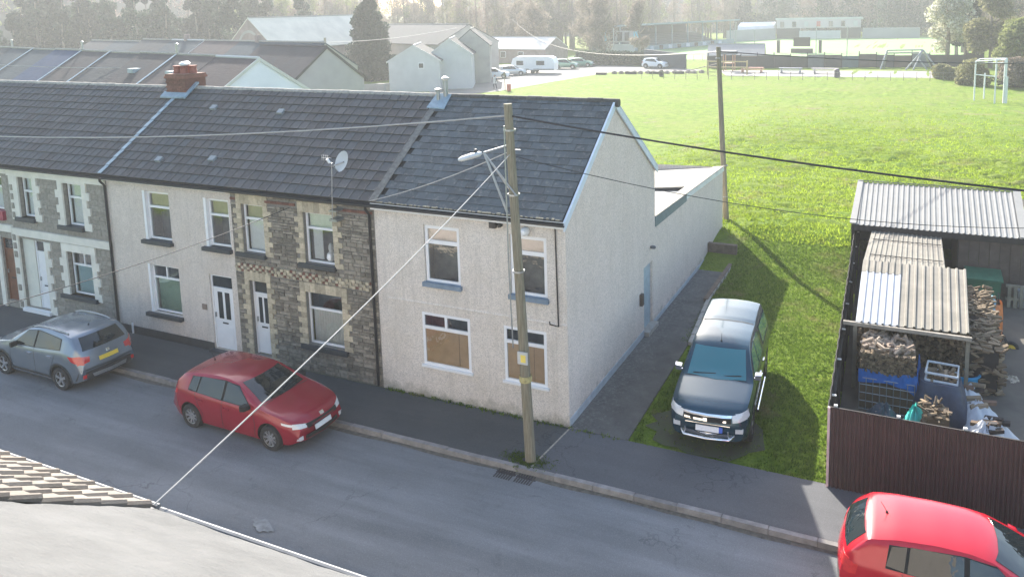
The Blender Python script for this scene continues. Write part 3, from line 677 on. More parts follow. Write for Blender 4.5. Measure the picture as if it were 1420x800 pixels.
# ------------------------------------------------------------------ rendered house
opR = [(-14.33,-13.17,3.20,4.75),(-11.73,-10.72,3.25,4.73),(-14.38,-13.02,.85,2.42),(-11.74,-10.83,.08,2.40)]
h3 = shell_house('rendered_terraced_house', 'pale grey rendered terraced house with narrow lead party line on its roof', -15.93, -10.62, opR, [m_pebble2])
window(h3,-14.22,-13.22,3.22,4.72,.11,4.24,False,.06,topback=m_blind); window(h3,-11.62,-10.80,3.28,4.70,.11,4.22,False,.06,topback=m_blind)
window(h3,-14.28,-13.08,.88,2.40,.11,1.98,True,.055,back=m_greenblind)
for a, c, e_, f in ((-14.33,-14.22,3.2,4.75),(-11.73,-11.62,3.25,4.73),(-14.38,-14.28,.85,2.42)):
    b = MB(); b.box(a+.003,c-.002,.001,.16,e_+.003,f-.003); b.build('reveal_trim', m_white, h3)
for a, c, z in ((-14.42,-13.12,3.09),(-11.82,-10.68,3.14),(-14.52,-12.97,.73)):
    b = MB(); b.box(a,c,-.12,.12,z,z+.115); b.build('window_sill', m_sill, h3)
door(h3,-11.74,-10.83,.08,2.40,.05)
b = MB(); b.box(-11.82,-10.76,-.16,.06,-.1,.07); b.build('door_step', m_sill, h3)
b = MB(); b.box(-15.9,-11.75,-.025,0,-.1,.24); b.build('plinth', M('black_plinth', (.035,.037,.042),.7,.2,5), h3)
b = MB(); b.box(-12.12,-11.93,-.02,0,1.25,1.42); b.build('house_plaque', M('brown_plaque', (.2,.15,.12),.7), h3)
gutter(h3, -15.93, -10.62); b = MB(); b.box(-15.93,-10.62,-.155,-.14,EZ-.14,EZ-.02); b.build('fascia', m_fascia, h3)
b = MB(); b.tube([(-15.3,-.04,.0),(-15.3,-.04,.34)], .03, 8); b.build('vent_pipe', m_white, h3)
roof_tiles(h3, -15.93, -10.62, 12, 17, 'tile', m_tile); ridge_tiles(h3, -15.5, -10.62, m_ridge)
e = empty('party_flashing', (-15.93,1.5,6), label='pale blue lead strip running up the roofs to the chimney', cat='flashing')
n = 12
for k in range(n):
    b = MB(); s0, s1 = SLEN*k/n, SLEN*(k+1)/n-.012; cs, sn = math.cos(SL), math.sin(SL)
    b.slab([(-16.02,-.18+s0*cs,EZ+.085+s0*sn),(-15.86,-.18+s0*cs,EZ+.085+s0*sn),(-15.86,-.18+s1*cs,EZ+.065+s1*sn),(-16.02,-.18+s1*cs,EZ+.065+s1*sn)], (0,0,.02)); b.build('lead_sheet', m_lead, e)
# roof vents and raised small things
def roofpt(x, s): return (x, -.16+s*math.cos(SL), EZ+.05+s*math.sin(SL))
for x, s, lb in ((-14.0,.75,'lower raised roof vent by the lead strip'),(-13.72,3.15,'raised roof vent just right of the chimney'),(-11.9,.95,'small raised vent low on the roof over the white door'),(-10.8,3.1,'raised roof vent near the ridge left of the dish')):
    p_ = roofpt(x, s); e = empty('roof_vent', p_, label=lb, cat='roof vent', group='vent tiles on the terrace roof')
    b = MB(); b.obox((p_[0],p_[1],p_[2]+.03), (.11,0,0), (0,.09*math.cos(SL),.09*math.sin(SL)), (0,-.03,.05)); b.build('hood', M('pale_vent', (.22,.25,.26),.6,.1,8), e)
# ------------------------------------------------------------------ left stone house with white quoins
opL = [(-18.08,-17.12,3.27,4.72),(-20.42,-19.62,3.35,4.76),(-18.22,-16.98,.90,2.40),(-20.72,-19.35,.12,2.58)]
h4 = shell_house('quoined_terraced_house', 'grey stone terraced house with white painted quoins and arched porch band', -20.95, -15.93, opL, [m_gstone])
AV = list(opL)
for o in opL[:3]: AV += quoins(h4, o[0], o[1], o[2]-.08, o[3], m_cream, .27, .36, .22, .26, proud=.05, name='quoin', headn=1, gap=.002)
AV += quoins(h4, -20.72, -19.35, .02, 2.58, m_cream, .27, .34, .18, .0, proud=.05, name='quoin', sides=(0,1), gap=.002)
for k in range(9):      # pillar between the doors with recessed dark stones
    z = .05+k*.3; b = MB(); b.box(-21.02,-20.72,-.06,0,z,z+.298); b.build('quoin', m_cream, h4)
    if k % 2 == 0 or k > 6: b = MB(); b.box(-20.95,-20.80,-.085,-.06,z+.05,z+.26); b.build('stone', m_gstone, h4)
for k in range(5):
    z = 3.25+k*.32; b = MB(); b.box(-20.86,-20.62,-.05,0,z,z+.318); b.build('quoin', m_cream, h4)
    if k in (0, 1, 2, 3): b = MB(); b.box(-20.80,-20.68,-.075,-.05,z+.06,z+.26); b.build('stone', m_gstone, h4)
b = MB(); b.box(-20.95,-15.97,-.07,0,2.68,2.93); b.build('string_course', m_cream, h4)
b = MB(); b.box(-20.95,-15.97,-.06,0,4.78,4.98); b.build('eaves_band', m_cream, h4)
AV += [(-21,-15.9,2.66,2.95),(-21,-15.9,4.76,5.05),(-21.05,-20.6,0,5)]
stones(h4, -20.93, -15.95, .02, 5.0, AV, .17, .22, .5, m_gstone, proud=.012, singles=120)
window(h4,-18.06,-17.14,3.28,4.70,.14,4.22,False,.06,back=m_curtain,topback=m_curtain); window(h4,-20.40,-19.64,3.36,4.74,.14,4.24,False,.06,back=m_curtain,topback=m_curtain)
window(h4,-18.20,-17.0,.91,2.38,.14,1.92,True,.055,back=M('pale_teal_blind', (.42,.56,.58),.8,.06))
for a, c, z in ((-18.40,-17.16,3.15),(-20.62,-19.6,3.22),(-18.62,-16.82,.77)):
    b = MB(); b.box(a,c,-.13,.14,z,z+.13); b.build('window_sill', m_sill, h4)
b = MB(); b.box(-20.72,-20.1,.10,.18,.12,2.58); b.build('porch_panel', M('cream_door_panel', (.66,.65,.56),.6,.06), h4)
door(h4,-20.08,-19.37,.12,2.56,.12,glz=False)
b = MB(); b.box(-20.75,-19.3,-.14,.2,-.1,.115); b.build('door_step', m_white, h4)
gutter(h4, -20.95, -15.97); downpipe(h4, -15.93)
b = MB(); b.box(-20.95,-15.95,-.155,-.135,EZ-.15,EZ-.02); b.build('fascia', m_fascia, h4)
roof_tiles(h4, -20.95, -15.93, 12, 16, 'tile', m_tile); ridge_tiles(h4, -20.95, -16.5, m_ridge)
# far left house
opF = [(-24.0,-21.35,3.45,4.7),(-21.75,-21.08,.22,2.5)]
h5 = shell_house('terraced_house', 'leftmost terraced house with brown door and red panel under its bay window', -26.9, -20.95, opF, [m_gstone])
window(h5,-24.0,-21.35,3.50,4.68,.1,4.3,False,.06,back=m_curtain)
b = MB(); b.box(-24.1,-21.3,-.12,.1,3.16,3.48); b.build('bay_panel', M('dark_red_panel', (.32,.03,.06),.5), h5)
door(h5,-21.75,-21.08,.22,2.5,.06, M('brown_timber', (.16,.06,.03),.5,.2,6), glz=False)
b = MB(); b.box(-22.0,-21.78,-.05,0,.0,2.6); b.build('quoin', m_cream, h5); b = MB(); b.box(-26.9,-20.97,-.07,0,2.75,3.0); b.build('string_course', m_cream, h5); b = MB(); b.box(-26.9,-20.97,-.06,0,4.82,5.03); b.build('eaves_band', m_cream, h5)
gutter(h5, -26.9, -20.95); b = MB(); b.box(-26.9,-20.95,-.155,-.135,EZ-.15,EZ-.02); b.build('fascia', m_fascia, h5)
roof_tiles(h5, -26.9, -20.95, 12, 19, 'tile', m_tile); ridge_tiles(h5, -26.9, -20.95, m_ridge)
# chimney on the ridge
e = empty('chimney_stack', (-15.7,RY,7.4), label='dark red brick chimney stack with four clay pots astride the ridge', cat='chimney')
b = MB(); b.box(-16.42,-15.50,RY-.42,RY+.42,7.0,7.95); b.build('stack', m_redbrick, e)
for r_ in range(10):
    z = 7.1+r_*.078
    for k in range(5):
        x = -16.44+k*.2+(.1 if r_ % 2 else 0)-.0; b = MB(); b.box(x+.006,min(x+.194,-15.48),RY-.445,RY-.42,z+.005,z+.073); b.build('brick', m_redbrick, e)
for z, o in ((7.90,.05),(7.97,.02)):
    b = MB(); b.box(-16.42-o,-15.50+o,RY-.42-o,RY+.42+o,z,z+.08); b.build('chimney_cap', m_redbrick, e)
m_pot = M('red_clay_pot', (.26,.085,.06),.8,.2,8)
for k in range(4):
    b = MB(); x = -16.2+k*.16; b.lathe([(.13,0),(.125,.1),(.11,.22),(.14,.24),(.14,.28),(.09,.28)], (x,RY+(.12 if k % 2 else -.12),8.04), 'Z', 12); p_ = b.build('chimney_pot', m_pot, e, smooth=40)
    if k in (1, 2):
        q = MB(); q.lathe([(.05,.28),(.14,.30),(.15,.36),(.06,.42)], (x,RY+(.12 if k % 2 else -.12),8.04), 'Z', 10); q.build('cowl', m_white, p_, smooth=40)
b = MB(); b.slab([(-16.55,RY-.62,7.24),(-15.45,RY-.62,7.24),(-15.45,RY-.42,7.40),(-16.55,RY-.42,7.40)], (0,0,.05)); b.slab([(-15.50,RY-.62,7.24),(-15.34,RY-.62,7.24),(-15.34,RY,7.70),(-15.50,RY,7.70)], (0,0,.06)); b.build('flashing', m_lead, e)
# satellite dish on its mast
e = empty('satellite_dish', (-6.62,-.1,4.5), label='grey satellite dish on a thin mast above the stone house eaves', cat='satellite dish')
b = MB(); b.tube([(-6.66,-.28,4.55),(-6.56,-.28,6.15)], .012, 8); b.build('mast', m_galv, e); b = MB(); b.box(-6.75,-6.5,-.3,0,4.56,4.62); b.box(-6.75,-6.5,-.3,0,4.82,4.86); b.build('bracket', m_galv, e)
b = MB(); n = 18; V = []; c0 = Vector((-6.27,-.24,6.20)); nrm = Vector((-.35,-.75,.35)).normalized(); ux = nrm.cross(Vector((0,0,1))).normalized(); uy = ux.cross(nrm)
for k, (r_, dd) in enumerate(((.02,.07),(.12,.06),(.22,.03),(.30,0))):
    for i in range(n): a = 2*PI*i/n; V.append(c0+ux*r_*1.12*math.cos(a)+uy*r_*math.sin(a)*.95-nrm*dd)
F = [(k*n+i, k*n+(i+1)%n, (k+1)*n+(i+1)%n, (k+1)*n+i) for k in range(3) for i in range(n)]
b.add(V, F); b.build('dish', M('pale_grey_dish', (.42,.44,.44),.5,.05), e, smooth=60)
b = MB(); b.tube([c0-uy*.28, c0+nrm*.34-uy*.10], .014, 6); b.tube([c0-nrm*.06, Vector((-6.58,-.28,6.05))], .02, 6); b.build('arm', m_galv, e)
b = MB(); b.tube([c0+nrm*.30-uy*.12, c0+nrm*.40-uy*.04], .035, 8); b.build('receiver', m_white, e)
b = MB()
for k in range(4): b.tube([(-6.86+k*.06,-.3,6.2),(-6.86+k*.06,-.3,6.34)], .008, 5)
b.tube([(-6.88,-.3,6.27),(-6.55,-.28,6.27)], .008, 5); b.build('aerial', m_galv, e)

# ------------------------------------------------------------------ near roofs (opposite side of the street)
def coat_mat():
    N = NT('pale_coated_felt'); N.b.inputs['Roughness'].default_value = .92
    c = N.ramp(N.noise(1.1, 6, .65), [(.3, (.095,.096,.095)), (.7, (.15,.151,.150))])
    c = N.mix(N.ramp(N.noise(5, 6, .75, (1, 3.5, 3.5)), [(.55, (0,0,0)), (.75, (.6,)*3)]), c, (.17,.17,.168))
    c = N.mix(N.ramp(N.noise(7, 5, .8, (.8, 3, 3)), [(.64, (0,0,0)), (.70, (.8,)*3)]), c, (.06,.055,.05))
    N.col(c); N.bump(N.noise(9, 6, .75, (1, 2.5, 2.5)), .9, .03); return N.m
m_ntile = tilemat('old_near_tile', (.19,.155,.125), .35, (.15,.135,.12))  # own tone of the near house's old tiles
m_coat = coat_mat()
nh = empty('near_house', (-2,-11,0), label='near house in the bottom left corner with weathered stepped tile roof', cat='house', group='houses on the near side of the street')
e0 = (5.0, -11.0); pt = .69
b = MB(); b.box(-12,.18,-17.8,-11.25,-.3,4.85); b.build('wall', m_pebble2, nh)
b = MB(); b.slab([(-12,-10.95,4.93),(.16,-10.95,4.93),(.16,-14.6,7.45),(-12,-14.6,7.45)], (0,0,-.08)); b.build('roof_deck', m_under, nh)
b = MB(); b.slab([(-12,-14.6,7.45),(.16,-14.6,7.45),(.16,-18,4.93),(-12,-18,4.93)], (0,0,-.08)); b.build('rear_roof', m_ntile, nh)
tl = MB(); tw, tlen, tt = .30, .32, .04
tl.add([(0,0,0),(tw-.004,0,0),(tw-.004,-tlen-.03,0),(0,-tlen-.03,0),(0,0,tt),(tw-.004,0,tt),(tw-.004,-tlen-.03,tt*.3),(0,-tlen-.03,tt*.3)], [(0,1,2,3),(7,6,5,4),(4,5,1,0),(5,6,2,1),(6,7,3,2),(7,4,0,3)])
tl.add([(.20,0,tt),(.225,0,tt+.028),(.27,0,tt+.028),(.295,0,tt),(.20,-tlen-.03,tt*.3),(.225,-tlen-.03,tt*.3+.028),(.27,-tlen-.03,tt*.3+.028),(.295,-tlen-.03,tt*.3)], [(0,1,2,3),(4,5,1,0),(5,6,2,1),(6,7,3,2)])
tme = tl.mesh('roof_tile'); tme.materials.append(m_ntile); ang = math.atan(pt)
nrest = MB()
for j in range(13):
    for i in range(38):
        s = j*tlen; x1_ = .18
        x = x1_-(i+1)*tw+random.uniform(-.01,.01)
        P_ = (x, -10.97-s*math.cos(ang), 4.95+s*math.sin(ang)+random.uniform(0,.012)); E_ = (-ang-random.uniform(-.02,.02), 0, random.uniform(-.02,.02))
        if i < 10: place('roof_tile', tme, nh, P_, E_)
        else: mm = Matrix.Translation(P_) @ Euler(E_).to_matrix().to_4x4(); nrest.add([mm @ Vector(v) for v in tl.v], tl.f)
nrest.build('roof_tile', m_ntile, nh, kind='stuff')
b = MB(); b.box(-12,.18,-10.955,-10.935,4.80,4.94); m_fg = M('grey_white_gutter', (.20,.20,.20), .6, .2, 5); b.build('fascia', m_fg, nh)
b = MB(); b.tube([(-12,-10.90,4.93),(.2,-10.90,4.93)], .032, 8); b.build('gutter', m_fg, nh)
nh2 = empty('near_house', (4,-11,0), label='near house at the bottom edge with pale coated roof', cat='house', group='houses on the near side of the street')
b = MB(); b.box(.2,9,-17.8,-11.25,-.3,4.8); b.build('wall', m_pebble2, nh2)
b = MB(); nn = 60
Xg = np.linspace(.19, 6.5, 44); Sg = np.linspace(0, 4.4, 34)
V = [(x, -10.95-s*math.cos(ang), 4.94+s*math.sin(ang)+.018*noise.noise((x*1.2, s*3, 0))+.012*noise.noise((x*4, s*9, 2))) for s in Sg for x in Xg]
F = [(j*44+i, (j+1)*44+i, (j+1)*44+i+1, j*44+i+1) for j in range(33) for i in range(43)]
b.add(V, F); b.build('roof', m_coat, nh2, smooth=60)
b = MB(); b.slab([(.19,-10.96,4.90),(6.5,-10.96,4.90),(6.5,-14.5,7.34),(.19,-14.5,7.34)], (0,0,-.1)); b.slab([(.19,-14.6,7.34),(6.5,-14.6,7.34),(6.5,-18,4.9),(.19,-18,4.9)], (0,0,-.08)); b.build('roof_deck', m_under, nh2)
b = MB(); b.box(.2,9,-10.95,-10.93,4.76,4.90); b.build('fascia', m_fg, nh2)
b = MB(); b.tube([(.22,-10.90,4.90),(9,-10.90,4.90)], .032, 8); b.build('gutter', m_fg, nh2)
# ------------------------------------------------------------------ poles and wires
m_wood = M('weathered_pole_wood', (.21,.185,.135), .9, .3, 3, .5, 30, col2=(.27,.245,.19))
def woodmat():
    N = NT('pole_timber'); N.b.inputs['Roughness'].default_value = .9
    s = N.noise(6, 6, .7, (6, 6, .35)); c = N.ramp(s, [(.3, (.13,.115,.075)), (.6, (.25,.22,.155)), (.8, (.30,.28,.21))])
    N.col(c); N.bump(s, .5, .02); return N.m
m_pole = woodmat()
pb, ptop = Vector((-.24,-1.6,0)), Vector((-.53,-1.62,8.06))
pe = empty('telegraph_pole', (-.24,-1.6,0), label='leaning wooden pole at the kerb in front of the end house carrying the street lamp', cat='utility pole')
b = MB(); b.tube([pb+Vector((0,0,-.3)), pb.lerp(ptop,.33), pb.lerp(ptop,.66), ptop], [.125,.112,.10,.09], 14); b.build('pole', m_pole, pe, smooth=50)
def pp(z): return pb.lerp(ptop, z/8.06)
q = pp(2.45); b = MB(); b.box(q.x-.08,q.x+.16,q.y-.17,q.y-.14,2.34,2.62); s_ = b.build('notice', M('grey_white_notice', (.5,.5,.48), .6, .1), pe)
b = MB(); b.box(q.x+.0,q.x+.12,q.y-.176,q.y-.171,2.39,2.56); b.build('notice_symbol', M('sign_yellow', (.75,.60,.12),.5,.1), s_)
q = pp(1.95); b = MB(); b.lathe([(.138,-.07),(.141,-.07),(.141,.07),(.138,.07)], (q.x,q.y,1.95), 'Z', 14, cap=False); b.build('yellow_band', M('faded_yellow', (.42,.36,.16),.8,.3,14), pe)
for z in (4.4, 6.1, 7.5): q = pp(z); b = MB(); b.lathe([(.125,-.02),(.132,-.02),(.132,.02),(.125,.02)], (q.x,q.y,z), 'Z', 14, cap=False); b.build('strap', m_galv, pe)
b = MB(); q = pp(7.1); b.box(q.x+.1,q.x+.24,q.y-.02,q.y+.0,7.07,7.09); b.build('step_bolt', m_galv, pe)
q = pp(5.9); b = MB(); b.tube([(q.x-.12,q.y-.12,7.6),(q.x-.11,q.y-.14,4.6),(q.x-.05,q.y-.17,2.7)], .016, 6); b.build('cable', m_galv, pe)
le = empty('street_lamp', (-1.2,-1.62,6.95), label='white street lamp head on a braced steel arm high on the wooden pole', cat='street lamp')
tipp = Vector((-1.08,-1.75,7.0)); b = MB()
b.tube([tipp, pp(7.15)+Vector((-.1,0,0))], .022, 8); b.tube([tipp, pp(5.72)+Vector((-.12,-.12,0))], .028, 8); b.tube([tipp, pp(6.1)+Vector((.12,-.1,0))], .018, 8); b.tube([tipp, pp(6.15)+Vector((-.14,.1,0))], .014, 8); b.build('arm', m_galv, le)
b = MB(); hd = Vector((-1.42,-1.85,6.90)); ax = (tipp-hd).normalized(); ay = Vector((-ax.y,ax.x,0)).normalized(); az = ax.cross(ay)
sec = [(-.04,.05,.03),(.02,.10,.055),(.25,.12,.065),(.44,.09,.055),(.50,.03,.03)]; V = []
for s, w_, hh in sec:
    for i in range(10): a = 2*PI*i/10; V.append(hd-ax*.18+ax*s+ay*w_*math.cos(a)+az*hh*math.sin(a))
b.add(V, [(k*10+i, k*10+(i+1)%10, (k+1)*10+(i+1)%10, (k+1)*10+i) for k in range(4) for i in range(10)]+[tuple(range(10))[::-1], tuple(40+i for i in range(10))]); b.build('lamp_head', M('lamp_white', (.55,.56,.55),.4,.06), le, smooth=50)
b = MB(); b.lathe([(.04,0),(.04,.06),(.02,.08)], hd+ax*.18+Vector((0,0,.05)), 'Z', 10); b.build('photocell', m_black, le)
fe = empty('telegraph_pole', (-.2,17.4,.5), label='tall bare wooden pole standing on the grass at the end of the rear wing', cat='utility pole')
b = MB(); b.tube([(-.12,17.5,.2),(-.30,17.5,3.5),(-.52,17.5,8.2)], [.13,.12,.095], 12); b.build('pole', m_pole, fe, smooth=50)
b = MB(); b.box(-.62,-.42,17.40,17.6,7.7,7.74); b.build('bracket', m_galv, fe)
for z in (1.6,3.0): b = MB(); b.lathe([(.128,-.02),(.134,-.02),(.134,.02),(.128,.02)], (-.2,17.5,z), 'Z', 12, cap=False); b.build('strap', m_galv, fe)
def wire(label, A, B, sag, r, m, cat='cable', group='overhead wires'):
    A, B = Vector(A), Vector(B); pts = [A.lerp(B, t/24)-Vector((0,0,sag*4*(t/24)*(1-t/24))) for t in range(25)]
    b = MB(); b.tube(pts, r, 6); o = b.build('overhead_wire', m, None, smooth=40); return tag(o, label, cat, group)
PT = ptop-Vector((0,0,.25))
wire('pale wire from the kerb pole top running left over the terrace roofs', PT, (-45,-2.0,7.6), 1.25, .018, m_rope)
wire('thick black wire from the kerb pole top running right across the grass', PT, (26,1.5,6.6), .75, .022, m_wire)
wire('thin sagging wire from the kerb pole over the pickup to the right edge', pp(6.95), (16,9,4.6), 1.0, .009, m_wire)
wire('pale rope-like stay from the near eaves up to the kerb pole', (.22,-10.97,5.0), pp(7.0), .12, .011, m_rope)
wire('thin wire from the kerb pole to the eaves corner of the end house', pp(7.05), (-5.45,-.2,5.2), .1, .012, m_rope)
wire('thin dark wire crossing the house fronts to the left edge', (-8.3,-.1,4.75), (-11.3,-10.9,4.2), .35, .010, m_wire)
wire('dark wire leaving the far pole top towards the right edge', (-.5,17.5,8.0), (40,62,7.0), 1.3, .022, m_wire)
wire('dark wire from the far pole top towards the sports ground', (-.5,17.5,8.0), (-60,110,8.0), 2.2, .02, m_wire)

# ------------------------------------------------------------------ yard with fence, sheds and firewood
m_fence = M('brown_corrugated_cladding', (.058,.032,.029), .6, .18, 3, .15, 20, rnd=.2, dirt=.2)
m_fdark = M('dark_fence_boards', (.035,.028,.026), .85, .3, 6, .2, 30, rnd=.3)
m_wpost = M('pale_post_end', (.62,.60,.56), .7, .12, 8)
yd = tag(empty('yard_floor', (9,6,0)), kind='structure')
b = MB(); b.slab([(6.02,-.02,.03),(15,.3,.03),(15,16.5,.55),(5.6,16.5,.55),(5.75,10,.06)], (0,0,-.3)); b.build('concrete_slab', M('yard_concrete', (.12,.105,.085),.9,.25,1.2,.3,30,dirt=.35), yd)
fy = empty('front_fence', (6,-.1,0), label='tall dark brown corrugated fence along the pavement behind the bright red car', cat='fence')
b = MB(); x = 5.98; prof = MB(); wv = .083
prof.add([(0,0,0),(.03,0,0),(.042,-.028,0),(.071,-.028,0),(.083,0,0),(0,0,1.78),(.03,0,1.78),(.042,-.028,1.78),(.071,-.028,1.78),(.083,0,1.78)], [(0,1,6,5),(1,2,7,6),(2,3,8,7),(3,4,9,8)])
sh = MB()
for k in range(12): sh.add([(v[0]+k*wv, v[1], v[2]) for v in prof.v], prof.f)
shm = sh.mesh('cladding_sheet'); shm.materials.append(m_fence); x = 6.0; k = 0
while x < 13.5:
    place('cladding_sheet', shm, fy, (x,-.10-(.004 if k % 2 else 0),-.02), (0,0,.004)); x += .985; k += 1
b = MB(); b.box(5.98,13.6,-.095,-.06,1.70,1.765); b.box(5.98,13.6,-.09,-.03,.5,.6); b.build('rail', m_fdark, fy)
for k in range(7):
    b = MB(); xx_ = 6.05+k*1.2; b.box(xx_,xx_+.07,-.06,.0,-.1,1.80); b.build('post', m_wpost if k < 3 else m_fdark, fy)
b = MB(); b.box(5.935,5.985,-.13,-.07,0,1.76); b.build('edge_trim', M('pale_pink_trim', (.55,.42,.40),.6), fy)
fs = empty('side_fence', (5.9,5,0), label='black side fence of the yard beside the grass with white bracket ends', cat='fence')
P0, P1 = Vector((5.95,-.05,0)), Vector((5.52,14.6,.45)); n = 49; fb = MB(); L = (P1-P0).length
for k in range(n):
    a, c = P0.lerp(P1, k/n), P0.lerp(P1, (k+1)/n-.0006); b = MB(); dx = .012 if k % 2 else 0
    b.slab([a+Vector((dx,0,-.2)), c+Vector((dx,0,-.2)), c+Vector((dx,0,1.74+(0 if k % 3 else .01))), a+Vector((dx,0,1.74))], (-.022,0,0)); b.build('fence_board', m_fdark, fs)
for k in range(8):
    a = P0.lerp(P1, (k+.35)/8); b = MB(); b.box(a.x+.02,a.x+.1,a.y,a.y+.09,-.1,1.66); b.build('post', m_fdark, fs)
    b = MB(); b.box(a.x+.02,a.x+.11,a.y+.0,a.y+.05,1.665,1.69); b.build('bracket', m_wpost, fs)
for z in (1.3,.5): b = MB(); b.slab([P0+Vector((.014,0,z)),P1+Vector((.014,0,z)),P1+Vector((.014,0,z+.09)),P0+Vector((.014,0,z+.09))], (.05,0,0)); b.build('rail', m_fdark, fs)

def corr(par, P, nsheet, ribs, mt, name='roof_sheet', h_=.03, over=.0):
    """corrugated sheets over the quad P = near-left, near-right, far-right, far-left"""
    P = [Vector(p) for p in P]
    for s in range(nsheet):
        b = MB(); pts = []
        for k in range(ribs):
            for t_, z in ((0,0),(.62,0),(.70,h_),(.92,h_),(1.0,0)): pts.append((k+t_, z))
        u = [((s+t_/ribs)/nsheet, z) for t_, z in pts]; dz = .006*(s % 2)+random.uniform(0,.004)
        lo = [P[0].lerp(P[1], a)+Vector((0,random.uniform(-.0,.0),z+dz)) for a, z in u]; hi = [P[3].lerp(P[2], a)+Vector((0,0,z+dz)) for a, z in u]; n_ = len(lo)
        b.add(lo+hi, [(i,i+1,n_+i+1,n_+i) for i in range(n_-1)]); b.add([v-Vector((0,0,.008)) for v in lo+hi], [(i,n_+i,n_+i+1,i+1) for i in range(n_-1)])
        b.add([v for v in lo]+[v-Vector((0,0,.02)) for v in lo], [(i+1,i,n_+i,n_+i+1) for i in range(n_-1)])
        b.build(name, mt, par)
m_sheet = M('weathered_roof_sheet', (.20,.18,.145), .75, .22, 1.6, .1, 20, rnd=.15, dirt=.4)
m_sheet2 = M('grey_roof_sheet', (.215,.21,.195), .6, .07, 2, rnd=.08, dirt=.3)
m_clear = M('white_translucent_sheet', (.36,.37,.39), .35, .06, 3, dirt=.1)
s1 = empty('rear_shed', (8,14,.4), label='long shed at the back of the yard with pale ribbed roof and dark brown wall', cat='shed')
corr(s1, [(5.58,11.75,2.42),(10.75,11.75,2.42),(10.95,16.3,2.92),(5.45,16.3,2.92)], 6, 5, m_sheet2)
b = MB(); b.slab([(5.42,16.28,2.97),(11.0,16.28,2.97),(11.0,16.42,2.93),(5.42,16.42,2.93)], (0,0,.03)); b.slab([(5.45,11.72,2.45),(5.66,11.72,2.45),(5.60,16.4,2.96),(5.40,16.4,2.96)], (0,0,.03)); b.slab([(10.6,11.72,2.45),(10.85,11.72,2.45),(11.05,16.4,2.96),(10.8,16.4,2.96)], (0,0,.03)); b.build('verge_trim', m_sheet2, s1)
b = MB(); b.box(5.5,10.85,11.74,11.8,2.22,2.42); b.build('fascia', m_fdark, s1)
b = MB(); b.box(5.5,10.9,16.1,16.2,0,2.9); b.box(5.5,5.56,11.85,16.1,0,2.4); b.box(8.82,8.88,11.9,16,0,2.4); b.build('wall', m_fdark, s1)
m_bwall = M('brown_board_wall', (.095,.068,.055), .8, .25, 4, .2, 30, rnd=.2)
for k in range(13): b = MB(); x = 8.86+k*.3; b.box(x+.004,x+.296,11.84-(.012 if k % 2 else 0),11.88,.0,2.24); b.build('wall_board', m_bwall, s1)
b = MB(); b.slab([(11.1,12.0,2.3),(15,12.0,2.3),(15,16.6,2.6),(11.15,16.6,2.6)], (0,0,-.08)); b.box(11.2,15,12.2,16.4,0,2.2); o = b.build('dark_shed', m_fdark); tag(o, 'dark flat-roofed shed at the right edge behind the pale ribbed roof', 'shed')
s2 = empty('middle_lean_to', (7.2,10,.2), label='middle lean-to roof of older pale sheets between the rear shed and front lean-to', cat='lean-to')
corr(s2, [(6.10,8.20,2.24),(8.36,8.30,2.20),(8.33,12.3,2.22),(6.18,12.2,2.24)], 3, 5, m_sheet, h_=.022)
for y_ in (10.7, 9.0): b = MB(); b.box(6.25,8.3,y_,y_+.03,2.262,2.28); b.build('sheet_lap', m_fdark, s2)
for x_ in (6.2, 8.2): b = MB(); b.box(x_,x_+.1,8.6,8.7,0,2.2); b.build('post', m_wood, s2)
b = MB(); b.box(6.1,8.3,12.0,12.06,1.7,2.2); b.build('beam', m_fdark, s2)
s3 = empty('front_lean_to', (7.5,6,.1), label='front lean-to over the log pile with one white translucent strip', cat='lean-to')
P = [Vector(p) for p in ((6.18,4.15,1.98),(8.78,4.30,1.98),(8.90,8.42,2.26),(6.10,8.30,2.30))]
def lp(a, c): return P[a].lerp(P[c], 0)
cut = .385; Pm0, Pm1 = P[0].lerp(P[1], cut), P[3].lerp(P[2], cut)
mm0, mm1 = P[0].lerp(P[3], .78), Pm0.lerp(Pm1, .78)
corr(s3, [P[0], Pm0, mm1+Vector((0,0,.004)), mm0+Vector((0,0,.004))], 1, 6, m_clear, h_=.035)
corr(s3, [mm0+Vector((0,0,.012)), mm1+Vector((0,0,.012)), Pm1, P[3]], 1, 6, m_sheet, h_=.035)
corr(s3, [Pm0, P[1], P[2], Pm1], 2, 4, m_sheet, h_=.035)
b = MB(); b.box(5.88,8.82,4.10,4.18,1.88,1.97); b.build('beam', M('grey_beam', (.26,.23,.19),.9,.25,6), s3)
for x_ in (6.12, 8.7): b = MB(); b.box(x_,x_+.09,4.2,4.29,0,1.9); b.build('post', m_wood, s3)
# firewood
def logmat(name, c1, c2):
    N = NT(name); N.b.inputs['Roughness'].default_value = .9; c = N.ramp(N.rnd(), [(0, c1), (.55, mul(c2, .7)), (1, c2)]); N.col(c); N.bump(N.noise(30, 3), .3, .01); return N.m
m_log = logmat('split_logs_dark', (.05,.036,.025), (.22,.155,.09)); m_logl = logmat('split_logs_pale', (.11,.07,.04), (.30,.225,.145))
def logs(b, n, box, lmin, lmax, rmin, rmax, dirv=None, spread=1.0):
    for _ in range(n):
        c = Vector([random.uniform(box[i*2], box[i*2+1]) for i in range(3)]); L_ = random.uniform(lmin, lmax)/2; r_ = random.uniform(rmin, rmax)
        dv = Vector(dirv)+Vector([random.gauss(0, spread*.3) for _ in range(3)]) if dirv else Vector([random.gauss(0, 1), random.gauss(0, 1), random.gauss(0, .35)])
        b.tube([c-dv.normalized()*L_, c+dv.normalized()*L_], [r_, r_*random.uniform(.8,1.1)], random.choice((3,4,5)))
